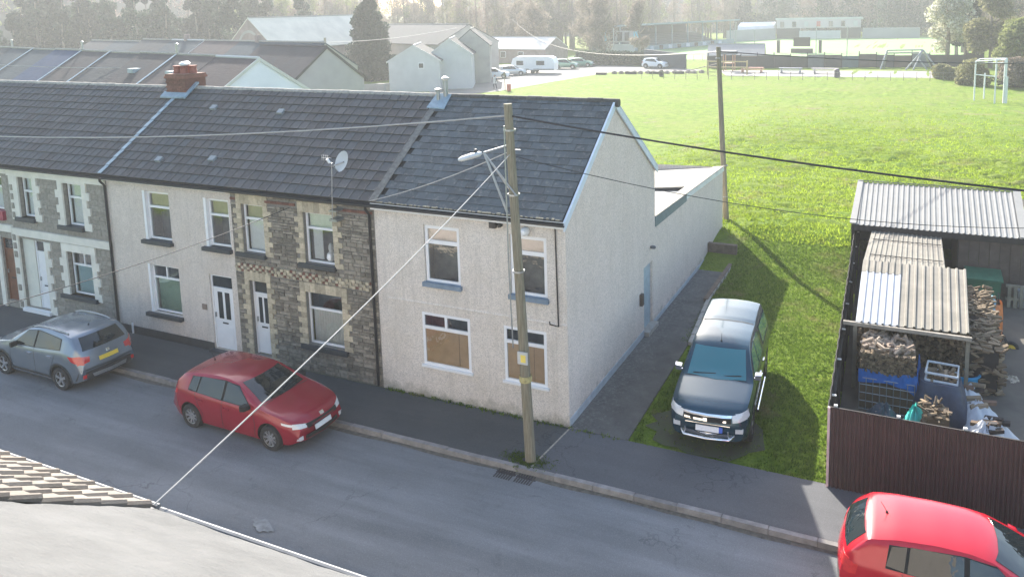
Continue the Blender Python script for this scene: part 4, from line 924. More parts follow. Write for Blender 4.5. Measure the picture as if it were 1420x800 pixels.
def pile(name, label, base, core, n, box, lmin, lmax, rmin, rmax, dirv, mt, corem=None, spread=1.0, cat='log pile', big=30):
    e = empty(name, base, label=label, cat=cat)
    if core: b = MB(); b.box(*core); b.build('pile_core', corem or m_fdark, e)
    for _ in range(big): b = MB(); logs(b, 1, box[:4]+[box[5]-.05, box[5]+.04], lmin, lmax, rmin, rmax, dirv, spread); b.build('log', mt, e)
    b = MB(); logs(b, n, box, lmin, lmax, rmin, rmax, dirv, spread); b.build('logs', mt, e, kind='stuff'); return e
ep = pile('log_pile', 'dark stacked firewood filling the space under the front lean-to', (7.5,5.6,0), (6.2,8.7,5.2,8.0,0,1.68), 1500, [6.2,8.72,4.98,5.25,.1,1.72], .2,.34,.028,.06, (0,1,0), m_log, big=0)
ep = pile('log_pile', 'pale sunlit split logs stacked beside the front lean-to next to the wheelbarrow', (9.3,7.4,0), (8.85,9.50,5.0,9.6,0,1.30), 1600, [8.85,9.62,4.9,9.6,.05,1.42], .16,.30,.028,.055, (1,.2,0), m_logl, big=90)
# caged crate with blue sheet and firewood on top
ce = empty('log_cage', (6.95,3.9,0), label='wire cage crate with blue tarpaulin and pale firewood heaped on top', cat='crate')
b = MB(); b.box(6.36,7.60,3.35,4.45,.12,1.55); b.build('packed_logs', m_log, ce)
b = MB(); logs(b, 520, [6.38,7.58,3.27,3.36,1.12,1.60], .12,.2,.03,.055, (0,1,0), .6); b.build('logs', m_log, ce, kind='stuff')
for _ in range(70): b = MB(); logs(b, 1, [6.45,7.50,3.35,4.35,1.60,1.72], .25,.42,.03,.05, None); b.build('log', logmat('pale_kindling', (.20,.145,.11), (.42,.33,.25)) if 'pk' not in globals() else pk, ce); globals()['pk'] = b and bpy.data.materials.get('pale_kindling')
m_blue = M('blue_tarpaulin', (.015,.13,.42), .45, .25, 5, .5, 12)
V = []; b = MB(); nx_ = 30
for j, (z, o) in enumerate(((1.16,.10),(1.02,.12),(.86,.14))):
    for i in range(nx_+1):
        t = i/nx_; x = 6.33+1.32*t; V.append((x, 3.27-o*.4-.03*math.sin(t*17+j)*.6, z+.03*math.sin(t*9+j*2)-(t > .8)*(j)*.12*(t-.8)/.2))
b.add(V, [(j*(nx_+1)+i, j*(nx_+1)+i+1, (j+1)*(nx_+1)+i+1, (j+1)*(nx_+1)+i) for j in range(2) for i in range(nx_)])
b.slab([(7.63,3.25,1.18),(7.68,4.5,1.2),(7.78,4.4,.3),(7.80,3.3,.2)], (.02,0,0)); b.build('tarpaulin', m_blue, ce, smooth=60)
cg = MB()
for k in range(9): x = 6.36+k*.155; cg.tube([(x,3.22,.1),(x,3.22,.95)], .011, 5)
for z in (.15,.36,.57,.78,.95): cg.tube([(6.36,3.22,z),(7.60,3.22,z)], .011, 5)
cg.build('wire_cage', m_galv, ce)
b = MB(); b.box(6.33,7.65,3.3,4.5,.03,.13); b.build('pallet', m_wood, ce)
# heaps of sheeting: crumpled cones
def heap(name, label, c, rx, ry, h_, m, cat='tarpaulin', seed=0, n=34, rot=0):
    rs = random.Random(seed); b = MB(); V = [Vector((c[0], c[1], c[2]+h_))]; rings = 7
    for k in range(1, rings+1):
        for i in range(n):
            a = 2*PI*i/n; t = k/rings; r_ = t*(1+.16*noise.noise((math.cos(a)*2+seed, math.sin(a)*2, t*2))); zz = h_*(1-t**1.7)*(1+.25*noise.noise((math.cos(a)*3, math.sin(a)*3+seed, t*3)))+.07*noise.noise((a*4, t*5, seed))*(t < .95)
            xx_, yy_ = rx*r_*math.cos(a), ry*r_*math.sin(a); V.append(Vector((c[0]+xx_*math.cos(rot)-yy_*math.sin(rot), c[1]+xx_*math.sin(rot)+yy_*math.cos(rot), c[2]+max(0, zz))))
    F = [(0, 1+i, 1+(i+1)%n) for i in range(n)]+[(1+(k-1)*n+i, 1+k*n+i, 1+k*n+(i+1)%n, 1+(k-1)*n+(i+1)%n) for k in range(1, rings) for i in range(n)]
    b.add(V, F); o = b.build(name, m, None, smooth=70); return tag(o, label, cat)
m_dtarp = M('dark_blue_sheeting', (.045,.075,.10), .45, .35, 5, .5, 10)
heap('dark_sheet_heap', 'dark blue plastic sheeting heaped behind the fence in front of the caged logs', (6.95,2.35,.03), .62,.6,.75, m_dtarp, seed=3)
heap('grey_sheet', 'pale grey crumpled sheet in the left front corner of the yard', (6.35,2.2,.03), .3,.5,.42, M('blue_grey_sheet', (.20,.27,.31),.5,.25,5,.5,10), seed=8)
te = empty('turquoise_sack', (7.7,1.9,0), label='torn turquoise sack spilling mixed sticks just behind the fence', cat='sack')
o = heap('sack_cloth', None, (7.62,1.95,.03), .42,.5,1.05, M('turquoise_plastic', (.05,.50,.42),.5,.2,6,.5,14), seed=5); o.parent = te; o.location = -te.location; del o['category']
for _ in range(60): b = MB(); logs(b, 1, [7.72,8.30,1.75,2.45,.75,1.15], .15,.3,.02,.045, None); b.build('stick', m_logl if random.random() < .5 else m_log, te)
b = MB(); b.box(7.75,8.30,1.8,2.4,.03,.95); b.build('packed_sticks', m_log, te)
# dark bulk bag with clear box on top
be = empty('bulk_bag', (8.2,3.4,0), label='dark navy bulk bag with a clear plastic box of logs on top', cat='bulk bag')
b = MB(); n = 28; V = []
for k, (z, s) in enumerate(((.03,.54),(.3,.60),(.7,.57),(1.0,.48),(1.12,.44))):
    for i in range(n):
        a = 2*PI*i/n; q = (abs(math.cos(a))**5+abs(math.sin(a))**5)**(-1/5); f = 1+.05*noise.noise((math.cos(a)*3, math.sin(a)*3, z*4)); V.append((8.15+s*q*f*math.cos(a), 3.55+s*q*f*math.sin(a), z))
b.add(V, [(k*n+i, k*n+(i+1)%n, (k+1)*n+(i+1)%n, (k+1)*n+i) for k in range(4) for i in range(n)]+[tuple(4*n+i for i in range(n))]); b.build('bag', M('navy_bag', (.035,.05,.085),.5,.3,5,.6,9), be, smooth=60)
b = MB(); fr = [(7.82,3.25),(8.5,3.2),(8.55,3.85),(7.88,3.9)]
for z in (1.14, 1.32): b.tube([(x, y, z) for x, y in fr+fr[:1]], .03, 6)
b.build('box_rim', M('clear_plastic_rim', (.5,.53,.55),.3,.1), be)
b = MB(); logs(b, 40, [7.9,8.45,3.3,3.8,1.12,1.26], .15,.3,.03,.05, None); b.build('logs', m_logl, be, kind='stuff')
tb = MB(); tb.lathe([(.30,0),(.36,.45),(.39,.62),(.42,.62),(.42,.66),(.37,.66),(.34,.45),(.28,.05),(.0,.05)], (8.72,5.05,.03), 'Z', 24, cap=False); o = tb.build('blue_tub', M('blue_plastic_tub', (.02,.28,.52),.4,.08), None, smooth=40); tag(o, 'round open blue plastic tub beside the log pile', 'tub')
# white bags with bricks and offcuts
m_wbag = M('white_woven_bag', (.55,.56,.58), .5, .07, 5, .6, 12)
for k, (x, y, lb, sd, hh, a, c) in enumerate(((8.78,4.2,'rearmost white plastic bag holding timber offcuts',11,.62,.40,.42),(8.95,3.45,'white bag in the middle of the row with brown offcuts',12,.60,.52,.42),(9.15,2.75,'widest open white bag near the front of the row',13,.55,.60,.42),(9.05,2.15,'front white bag showing blue print behind the fence',14,.75,.52,.34))):
    wb = empty('white_bag', (x,y,.03), label=lb, cat='bag', group='white bags of offcuts in the yard')
    o = heap('bag_cloth', None, (x,y,.03), a*1.3,c*1.25,hh*1.1, m_wbag, seed=sd, rot=.3); o.parent = wb; o.location = -wb.location; del o['category']
    for j in range(4):
        b = MB(); cx_, cy_ = x+random.uniform(-.2,.25), y+random.uniform(-.22,.2); a_ = random.uniform(-.4,.4); b.obox((cx_,cy_,hh+random.uniform(-.02,.08)), (.19*math.cos(a_),.19*math.sin(a_),.03), (-.06*math.sin(a_),.06*math.cos(a_),0), (0,0,.04)); b.build('offcut', random.choice((m_logl, m_fdark, M('brown_offcut', (.20,.12,.08),.85,.2))), wb)
    if k == 3:
        for j in range(4): b = MB(); b.obox((x-.25+j*.16,y-.2,.62-.03*abs(j-1.5)), (.05,0,0), (0,.05,-.06), (0,.015,.015)); b.build('printed_mark', M('blue_print', (.03,.12,.45),.5), wb)
heap('beige_sack', 'flattened beige sack on the concrete beside the log pile', (9.95,6.1,.04), .42,.5,.22, M('beige_sacking', (.50,.43,.33),.8,.12,5,.5,14), 'sack', seed=21)
# wheelbarrow
wb = empty('wheelbarrow', (9.95,8.1,.05), label='orange wheelbarrow stood on end against the logs with yellow hubbed wheel', cat='wheelbarrow')
b = MB(); n = 14; V = []
for k, (t, w_) in enumerate(((0,.22),(.35,.32),(.8,.36),(1.15,.30))):
    for i in range(n+1): a = -PI/2+PI*i/n; V.append((9.66+.26*math.cos(a)*(.6+.4*w_/.36), 8.55+t*.0+w_*math.sin(a)+.35*(t-.5), .15+t))
b.add(V, [(k*(n+1)+i, k*(n+1)+i+1, (k+1)*(n+1)+i+1, (k+1)*(n+1)+i) for k in range(3) for i in range(n)]); b.build('tray', M('rusty_orange_tray', (.50,.14,.03),.5,.3,6), wb, smooth=50)
wh = MB(); wh.lathe([(.12,-.045),(.19,-.05),(.215,0),(.19,.05),(.12,.045)], (10.08,8.0,.26), 'Y', 20); wo = wh.build('wheel', m_tyre, wb, smooth=50)
b = MB(); b.lathe([(.0,-.06),(.12,-.055),(.12,.055),(.0,.06)], (10.08,8.0,.26), 'Y', 16, cap=False); b.build('hub', M('yellow_hub', (.65,.42,.05),.5), wo)
b = MB(); b.tube([(10.08,7.93,.26),(9.8,8.3,.6),(9.72,8.6,1.5)], .018, 6); b.tube([(10.08,8.07,.26),(9.85,8.5,.6),(9.8,9.0,1.5)], .018, 6); b.build('frame', m_black, wb)
b = MB(); b.tube([(9.62,8.2,1.15),(9.7,8.7,1.32),(9.66,9.2,1.30)], .035, 6); o = b.build('blue_hose', M('pale_blue_hose', (.15,.42,.58),.5), None); tag(o, 'pale blue hose lying over the pale logs by the wheelbarrow', 'hose')
# green gate and pallets at the back
ge = empty('green_bin', (9.6,11.3,0), label='dark green wheeled bin against the brown wall of the rear shed', cat='bin')
m_green = M('green_plastic', (.035,.13,.075), .5, .2, 5)
b = MB(); b.add([(9.2,10.9,.1),(10.0,10.9,.1),(10.0,11.55,.1),(9.2,11.55,.1),(9.1,10.8,1.2),(10.05,10.8,1.2),(10.05,11.7,1.2),(9.1,11.7,1.2)], [(0,3,2,1),(4,5,6,7),(0,1,5,4),(1,2,6,5),(2,3,7,6),(3,0,4,7)]); b.build('body', m_green, ge)
b = MB(); b.slab([(9.05,10.75,1.22),(10.1,10.75,1.22),(10.1,11.75,1.3),(9.05,11.75,1.3)], (0,0,.05)); b.build('lid', m_green, ge)
for x in (9.25,9.95): b = MB(); b.lathe([(.12,-.03),(.12,.03)], (x,11.6,.12), 'X', 12); b.build('wheel', m_tyre, ge)
gp = empty('pallet_fence', (10.9,11.2,0), label='grey slatted pallet fence standing right of the green bin', cat='pallet')
for k in range(8): b = MB(); x = 10.25+k*.17; b.box(x,x+.1,11.0,11.03,.12,1.1); b.build('slat', m_wood, gp)
for z in (.15,.6,1.02): b = MB(); b.box(10.2,11.65,11.03,11.08,z,z+.09); b.build('rail', m_wood, gp)
b = MB(); b.box(10.55,10.85,11.1,11.5,.05,.9); o = b.build('stacked_glass_crate', M('grey_glassware', (.35,.36,.35),.4,.4,20)); tag(o, 'pale grey crate behind the slatted pallet fence', 'crate')
# ------------------------------------------------------------------ vehicles
def interp(pts, xs_, win=.10):
    p_ = sorted(pts); X_ = np.array([a[0] for a in p_]); Y_ = np.array([a[1] for a in p_])
    g = np.linspace(X_[0], X_[-1], 600); y = np.interp(g, X_, Y_); k = max(1, int(win/(g[1]-g[0])))
    yp = np.pad(y, k, mode='edge'); y = np.convolve(yp, np.ones(2*k+1)/(2*k+1), 'valid'); return np.interp(xs_, g, y)
def build_body(S, mp, parent, name='body', lowres=False):
    x0, x1 = S['top'][-1][0], S['top'][0][0]; n = 24 if lowres else 56
    X_ = x0+(x1-x0)*(.5-.5*np.cos(np.linspace(0, PI, n)))*.55+(x1-x0)*np.linspace(0, 1, n)*.45
    top = interp(S['top'], X_, .05); bel = interp(S['belt'], X_, .06); pl = interp(S['plan'], X_, .10); z0 = interp(S['bot'], X_, .08); tum = S.get('tum', .32)
    ring = []; V = []
    for x, zt, zb, w_, zz in zip(X_, top, bel, pl, z0):
        zb = min(zb, zt-.03); hgt = zt-zb; wr = w_-.035-tum*max(0, hgt-.04)
        cr = .035 if hgt > .25 else .03
        P = [(0,zz),(.8*w_,zz),(w_-.05,zz+.02),(w_-.015,zz+.12),(w_,zz+(zb-zz)*.45),(w_+.005,zz+(zb-zz)*.68),(w_-.008,zb-.06),(w_-.035,zb)]
        g = min(1, hgt/.3)
        for t in (.33, .66): P.append((w_-.035+(wr-(w_-.035))*t, zb+(zt-.05*g-zb)*t))
        P += [(wr,zt-.05*g-.005),(wr-.035,zt-.018*g),(wr-.12,zt-.0),(wr*.5,zt+cr*.75),(0,zt+cr)]
        ring.append(P)
    m_ = len(ring[0]); bulge = S.get('bulge', .14); xm0, xm1 = x0, x1
    for (x, P) in zip(X_, ring):
        f = max(0, (x-(x1-.9))/.9)**1.3; r_ = max(0, ((x0+.7)-x)/.7)**1.3
        row = [(x-bulge*f*(y/S['W']*2)**2+bulge*.6*r_*(y/S['W']*2)**2, y, z) for y, z in P]
        V += row+[(a, -b_, c) for a, b_, c in row[-2:0:-1]]
    L = 2*m_-2; F = [(k*L+i, k*L+(i+1)%L, (k+1)*L+(i+1)%L, (k+1)*L+i) for k in range(len(X_)-1) for i in range(L)]+[tuple(range(L))[::-1], tuple((len(X_)-1)*L+i for i in range(L))]
    me = bpy.data.meshes.new(name); me.from_pydata(V, [], F); me.update()
    bvh = BVHTree.FromPolygons(V, F)
    me.materials.append(mp); me.materials.append(m_gap)
    o = bpy.data.objects.new(name, me); COL.objects.link(o)
    # wheel arches cut out
    cm = bpy.data.meshes.new('cut'); cb = MB()
    for xw in (S['fa'], S['ra']):
        for s in (-1, 1):
            cb.lathe([(S['R']+.055, s*(S['W']/2-.27)), (S['R']+.055, s*(S['W']/2+.3))] if s > 0 else [(S['R']+.055, s*(S['W']/2+.3)), (S['R']+.055, s*(S['W']/2-.27))], (xw,0,S['R']+.02), 'Y', 24)
    cm.from_pydata(cb.v, [], cb.f); cm.materials.append(m_gap); cm.materials.append(m_gap); cm.polygons.foreach_set('material_index', [1]*len(cm.polygons)); cm.update()
    bm = bmesh.new(); bm.from_mesh(cm); bmesh.ops.recalc_face_normals(bm, faces=bm.faces); bm.to_mesh(cm); bm.free()
    bm = bmesh.new(); bm.from_mesh(me); bmesh.ops.recalc_face_normals(bm, faces=bm.faces); bm.to_mesh(me); bm.free()
    co = bpy.data.objects.new('cutter', cm); COL.objects.link(co)
    md = o.modifiers.new('b', 'BOOLEAN'); md.operation = 'DIFFERENCE'; md.object = co; md.solver = 'EXACT'
    dg = bpy.context.evaluated_depsgraph_get(); dg.update(); me2 = bpy.data.meshes.new_from_object(o.evaluated_get(dg)); me2.name = name
    bpy.data.objects.remove(o); bpy.data.objects.remove(co)
    me2.polygons.foreach_set('use_smooth', [True]*len(me2.polygons)); me2.set_sharp_from_angle(angle=R(32))
    o = link(name, me2, None, parent); ORG[o] = Vector((0,0,0)); return o, bvh
def patch(bvh, lo, hi, axis, n=10, m_=4, off=.006, thick=.02, sgn=1, far=5):
    """strip between polylines lo and hi (2D) projected along axis on the body"""
    def samp(pl, t):
        d_ = [0]; 
        for a, c in zip(pl, pl[1:]): d_.append(d_[-1]+math.hypot(a[0]-c[0], a[1]-c[1]))
        s = t*d_[-1]
        for k in range(len(pl)-1):
            if s <= d_[k+1]+1e-9: u = (s-d_[k])/max(1e-9, d_[k+1]-d_[k]); return (pl[k][0]+(pl[k+1][0]-pl[k][0])*u, pl[k][1]+(pl[k+1][1]-pl[k][1])*u)
        return pl[-1]
    G = []
    for j in range(m_+1):
        row = []
        for i in range(n+1):
            a, c = samp(lo, i/n), samp(hi, i/n); u, v = a[0]+(c[0]-a[0])*j/m_, a[1]+(c[1]-a[1])*j/m_
            if axis == 'Y': o, d_ = Vector((u, sgn*far, v)), Vector((0,-sgn,0))
            elif axis == 'X': o, d_ = Vector((sgn*far, u, v)), Vector((-sgn,0,0))
            else: o, d_ = Vector((u, v, far)), Vector((0,0,-1))
            h, nn, _, _ = bvh.ray_cast(o, d_)
            if h is None: h = None
            else:
                if nn.dot(d_) > 0: nn = -nn
                h = (h+nn*off, nn)
            row.append(h)
        G.append(row)
    good = [q for r_ in G for q in r_ if q]
    if not good: return MB()
    for r_ in G:
        for i, q in enumerate(r_):
            if q is None:
                c = [r_[k] for k in range(len(r_)) if r_[k]]; r_[i] = min(c, key=lambda z: abs(r_.index(z)-i)) if c else good[0]
    b = MB(); W_ = n+1; V = [q[0] for r_ in G for q in r_]; I_ = [q[0]-q[1]*thick for r_ in G for q in r_]; N_ = len(V)
    F = [(j*W_+i, j*W_+i+1, (j+1)*W_+i+1, (j+1)*W_+i) for j in range(m_) for i in range(n)]
    E_ = [(i, i+1) for i in range(n)]+[(j*W_+n, (j+1)*W_+n) for j in range(m_)]+[(m_*W_+i+1, m_*W_+i) for i in range(n-1, -1, -1)]+[((j+1)*W_, j*W_) for j in range(m_-1, -1, -1)]
    F += [(a, a+N_, c+N_, c) for a, c in E_]
    return b.add(V+I_, F)
def recalc(me):
    bm = bmesh.new(); bm.from_mesh(me); bmesh.ops.recalc_face_normals(bm, faces=bm.faces); bm.to_mesh(me); bm.free()
def pbuild(b, name, m_, par, smooth=35):
    o = b.build(name, m_, par, smooth=smooth); return o
def wheel(par, x, y, R_, wd, spokes, mrim, mback, side):
    o = empty('wheel', (x, y, R_)); o.parent = par; ORG[o] = Vector((0,0,0))
    b = MB(); s = side
    b.lathe([(R_*.62,-wd/2),(R_*.93,-wd/2),(R_,-wd*.36),(R_,wd*.36),(R_*.93,wd/2),(R_*.66,wd/2),(R_*.64,wd*.4)], (0,0,0), 'Y', 28, cap=False); b.build('tyre', m_tyre, o, smooth=50)
    b = MB(); b.lathe([(R_*.64,-wd*.4),(R_*.64,wd*.4)], (0,0,0), 'Y', 24, cap=False); b.lathe([(.0,s*wd*.18-.002),(R_*.6,s*wd*.18)] , (0,0,0), 'Y', 24, cap=False); b.build('rim_barrel', mback, o, smooth=50)
    b = MB(); y1 = s*wd*.44
    for k in range(spokes):
        a = 2*PI*k/spokes+.3; ca, sa = math.cos(a), math.sin(a); t_ = .075*(5/spokes)**.6
        for w0, w1, r0, r1 in ((t_*.40, t_*.55, R_*.1, R_*.655),):
            P = []
            for yy_ in (y1, y1-s*.035):
                for r_, ww in ((r0,-w0),(r0,w0),(r1,w1),(r1,-w1)): P.append((r_*ca-ww*sa, yy_-(.012*s if r_ == r0 else 0), r_*sa+ww*ca))
            b.add(P, [(0,1,2,3),(7,6,5,4),(0,4,5,1),(1,5,6,2),(2,6,7,3),(3,7,4,0)])
    b.lathe([(R_*.60,y1-.01*s),(R_*.67,y1),(R_*.67,y1-.04*s),(R_*.60,y1-.04*s)], (0,0,0), 'Y', 28, cap=False)
    b.lathe([(0,y1-.0),(R_*.14,y1-.0),(R_*.16,y1-.05*s)], (0,0,0), 'Y', 12, cap=False); b.build('rim', mrim, o, smooth=40)
    return o
def vehicle(S, name, label, cat, loc, rz, mp, lowres=False, group=None):
    e = empty(name, loc, rz, label, cat, group, world=False); W2 = S['W']/2
    body, bvh = build_body(S, mp, e, lowres=lowres)
    PT_ = lambda lo, hi, ax, nm, mt, **k: pbuild(patch(bvh, lo, hi, ax, **k), nm, mt, e)
    for s in (1, -1):
        if S.get('clad'):
            cl = S['clad']; PT_([(cl[0],cl[2]-.0),(cl[1],cl[2])], [(cl[0],cl[3]),(cl[1],cl[3])], 'Y', 'sill_trim', m_plastic, sgn=s, n=12, m_=2)
            for xw in (S['fa'], S['ra']):
                A0, A1 = R(-12), R(192); inn = [(xw+(S['R']+.05)*math.cos(a), S['R']+.02+(S['R']+.05)*math.sin(a)) for a in np.linspace(A0, A1, 16)]; ou = [(xw+(S['R']+.115)*math.cos(a), S['R']+.02+(S['R']+.115)*math.sin(a)) for a in np.linspace(A0, A1, 16)]
                PT_(inn, ou, 'Y', 'arch_trim', m_plastic, sgn=s, n=18, m_=1)
        for lo, hi in S.get('sideblack', []): PT_(lo, hi, 'Y', 'window_surround', m_gap, sgn=s, off=.004, n=18, m_=5)
        for lo, hi in S['side']: PT_(lo, hi, 'Y', 'side_window', S.get('glass', m_cglass), sgn=s, off=.009, n=12, m_=5)
        if not lowres:
            for pl in S.get('seams', []): 
                PT_([(a-.006, c) for a, c in pl], [(a+.006, c) for a, c in pl], 'Y', 'door_seam', m_gap, sgn=s, off=.0025, n=14, m_=1)
            for (x, z) in S.get('handles', []):
                b = patch(bvh, [(x-.09,z-.015),(x+.09,z-.015)], [(x-.09,z+.02),(x+.09,z+.02)], 'Y', n=4, m_=1, off=.03, thick=.03, sgn=s); pbuild(b, 'door_handle', S.get('handlem', mp), e)
        mx, mz = S['mirror']; b = MB(); yy_ = s*(W2+.13)
        b.add([(mx-.05,yy_-s*.17,mz-.06),(mx+.09,yy_-s*.17,mz-.05),(mx+.09,yy_-s*.17,mz+.06),(mx-.05,yy_-s*.17,mz+.08),(mx-.06,yy_,mz-.06),(mx+.06,yy_-s*.02,mz-.05),(mx+.06,yy_-s*.02,mz+.06),(mx-.06,yy_,mz+.09)],
            [(0,1,2,3),(7,6,5,4),(0,4,5,1),(1,5,6,2),(2,6,7,3),(3,7,4,0)]); b.box(mx,mx+.05,min(yy_-s*.17,s*(W2-.06)),max(yy_-s*.17,s*(W2-.06)),mz-.05,mz-.02)
        mo = b.build('door_mirror', S.get('mirrorm', mp), e); recalc(mo.data)
        for lo, hi in S['head']: PT_(lo if s > 0 else [(-a, c) for a, c in lo], hi if s > 0 else [(-a, c) for a, c in hi], 'X', 'headlight', m_lampw, sgn=1, off=.008, n=8, m_=4)
        for lo, hi in S['tail']: PT_(lo if s > 0 else [(-a, c) for a, c in lo], hi if s > 0 else [(-a, c) for a, c in hi], 'X', 'tail_light', m_lampr, sgn=-1, off=.010, n=8, m_=4)
        for lo, hi in S.get('headside', []): PT_(lo, hi, 'Y', 'headlight_side', m_lampw, sgn=s, off=.006, n=8, m_=4)
        for lo, hi in S.get('tailside', []): PT_(lo, hi, 'Y', 'tail_light_side', m_lampr, sgn=s, off=.010, n=8, m_=4)
        if S.get('rails'):
            r_ = S['rails']; P_ = []
            for t in np.linspace(0, 1, 9):
                x = r_[0]+(r_[1]-r_[0])*t; h, nn, _, _ = bvh.ray_cast(Vector((x, s*r_[2], 4)), Vector((0,0,-1)))
                if h: P_.append(h+Vector((0,0,.012+.03*math.sin(PI*t)**.4)))
            b = MB(); b.tube(P_, .02, 8); b.build('roof_rail', m_galv, e, smooth=40)
        for xw in (S['fa'], S['ra']): wheel(e, xw, s*(W2-.115), S['R'], .21, S.get('spokes', 5), S.get('rimm', m_rim), S.get('rimback', m_gap), s)
    PT_(*S['screen'], 'X', 'windscreen', S.get('glass', m_cglass), sgn=1, n=14, m_=6, off=.008)
    PT_(*S['rear'], 'X', 'rear_window', m_cglass, sgn=-1, n=14, m_=5, off=.008)
    if not lowres:
        (sa, sb_), _h = S['screen']; zb = sa[1]
        for a0, a1 in ((-.56, -.02), (.04, .58)): PT_([(a0, zb+.02), (a1, zb+.05)], [(a0, zb+.032), (a1, zb+.062)], 'X', 'wiper', m_gap, sgn=1, n=8, m_=1, off=.02)
    for nm, lo, hi, mt, sg in S.get('ends', []): PT_(lo, hi, 'X', nm, mt, sgn=sg, off=.012 if 'plate' not in nm else .02, n=10, m_=3)
    for nm, lo, hi, mt in S.get('tops', []): PT_(lo, hi, 'Z', nm, mt, off=.004, n=12, m_=2)
    if S.get('aerial'):
        x, dx = S['aerial']; h, *_ = bvh.ray_cast(Vector((x,0,4)), Vector((0,0,-1))); b = MB(); b.lathe([(.025,0),(.015,.03)], h, 'Z', 8); b.tube([h+Vector((0,0,.02)), h+Vector((dx,0,.18))], [.006,.004], 5); b.build('aerial', m_gap, e)
    return e, bvh
hatch = dict(W=1.79, R=.325, fa=1.36, ra=-1.28, tum=.42, bulge=.20,
    top=[(2.24,.55),(2.20,.68),(2.05,.79),(1.7,.89),(1.2,.98),(.98,1.03),(.55,1.26),(.22,1.42),(-.1,1.475),(-.6,1.485),(-1.2,1.45),(-1.62,1.38),(-1.98,1.10),(-2.08,.92),(-2.13,.6)],
    belt=[(2.24,.5),(2.0,.72),(1.2,.90),(.9,.93),(-.6,.97),(-1.5,1.03),(-1.9,1.0),(-2.13,.58)],
    plan=[(2.24,.70),(2.1,.80),(1.8,.865),(1.3,.89),(-.2,.895),(-1.4,.89),(-1.8,.86),(-2.05,.79),(-2.13,.74)],
    bot=[(2.24,.30),(2.0,.20),(1.6,.19),(-1.6,.19),(-1.95,.26),(-2.13,.34)],
    screen=([(-.66,1.045),(.66,1.045)], [(-.56,1.405),(.56,1.405)]), rear=([(-.58,1.07),(.58,1.07)], [(-.50,1.35),(.50,1.35)]),
    sideblack=[([(.80,.955),(-.2,.975),(-1.35,1.03)], [(.26,1.37),(-.2,1.42),(-1.3,1.36)])],
    side=[([(.74,.975),(-.12,.99)], [(.28,1.35),(-.12,1.40)]), ([(-.20,.99),(-1.02,1.02)], [(-.20,1.405),(-.98,1.385)]), ([(-1.07,1.03),(-1.34,1.07)], [(-1.03,1.375),(-1.26,1.34)])],
    seams=[[(.86,.95),(.92,.6),(.88,.26)], [(-.16,.98),(-.18,.6),(-.16,.24)], [(-1.1,1.0),(-1.0,.75),(-.85,.5),(-.86,.24)]], handles=[(.0,.80),(-.92,.84)], mirror=(.66,.99),
    head=[([(.50,.60),(.76,.63)], [(.46,.68),(.74,.75)])], headside=[([(2.05,.66),(1.72,.74)], [(2.02,.73),(1.70,.78)])], tail=[([(.50,.82),(.76,.80)], [(.48,.98),(.74,.98)])], tailside=[([(-1.98,.82),(-1.75,.88)], [(-1.90,.98),(-1.72,.98)])],
    ends=[('grille', [(-.46,.56),(.46,.56)], [(-.50,.68),(.50,.68)], m_gap, 1), ('lower_grille', [(-.55,.27),(.55,.27)], [(-.5,.40),(.5,.40)], m_gap, 1), ('number_plate', [(-.26,.43),(.26,.43)], [(-.26,.54),(.26,.54)], m_plate, 1), ('number_plate', [(-.26,.62),(.26,.62)], [(-.26,.73),(.26,.73)], m_platey, -1), ('bumper_trim', [(-.6,.36),(.6,.36)], [(-.6,.45),(.6,.45)], m_plastic, -1),
          ('fog_lamp', [(-.72,.33),(-.60,.33)], [(-.72,.42),(-.60,.42)], m_lampw, 1), ('fog_lamp', [(.60,.33),(.72,.33)], [(.60,.42),(.72,.42)], m_lampw, 1), ('badge', [(-.06,.70),(.06,.70)], [(-.06,.76),(.06,.76)], m_chrome, 1), ('tailgate_seam', [(-.72,.60),(.72,.60)], [(-.72,.612),(.72,.612)], m_gap, -1), ('rear_wiper', [(-.05,1.09),(.32,1.12)], [(-.05,1.10),(.32,1.135)], m_gap, -1)],
    tops=[('bonnet_seam', [(1.04,-.70),(1.04,.70)], [(1.055,-.70),(1.055,.70)], m_gap), ('bonnet_crease', [(1.15,.36),(2.0,.30)], [(1.15,.375),(2.0,.315)], m_gap), ('bonnet_crease', [(1.15,-.36),(2.0,-.30)], [(1.15,-.375),(2.0,-.315)], m_gap)][:1],
    aerial=(-1.35,-.1), spokes=9)
import copy as _c
p_dred = paint('dark_red_paint', (.27,.006,.022), .25, .1); p_red = paint('bright_red_paint', (.46,.006,.02), .2, .1); p_grey = paint('slate_grey_paint', (.20,.24,.28), .25, .5)
p_teal = paint('dark_teal_paint', (.012,.05,.078), .22, .4); p_silver = paint('silver_paint', (.42,.45,.47), .3, .6); p_whitec = paint('white_car_paint', (.75,.76,.76), .3, 0); p_green = paint('green_paint', (.10,.22,.17), .3, .3)
A = _c.deepcopy({k: v for k, v in hatch.items() if k not in ('ends','tops')}); A['ends'] = hatch['ends']; A['tops'] = hatch['tops']; A['rimm'] = m_rim; A['rimback'] = m_gap; A['mirrorm'] = m_gap
vehicle(A, 'parked_car', 'dark red five door hatchback parked by the kerb below the stone houses', 'car', (-7.50,-2.50,RZ+.02), R(-1.0), p_dred, group='cars parked in the street')[0].scale = (.99,1,.955)
B = dict(A); B['spokes'] = 7; B['tailside'] = [([(-2.0,.74),(-1.80,.80)], [(-1.96,.95),(-1.76,.97)])]; B['mirrorm'] = p_red; B['ends'] = [q for q in hatch['ends'] if q[3] is not m_platey]
vehicle(B, 'parked_car', 'bright red hatchback parked in the sun before the brown corrugated fence', 'car', (8.52,-2.62,RZ+.02), R(1.0), p_red, group='cars parked in the street')
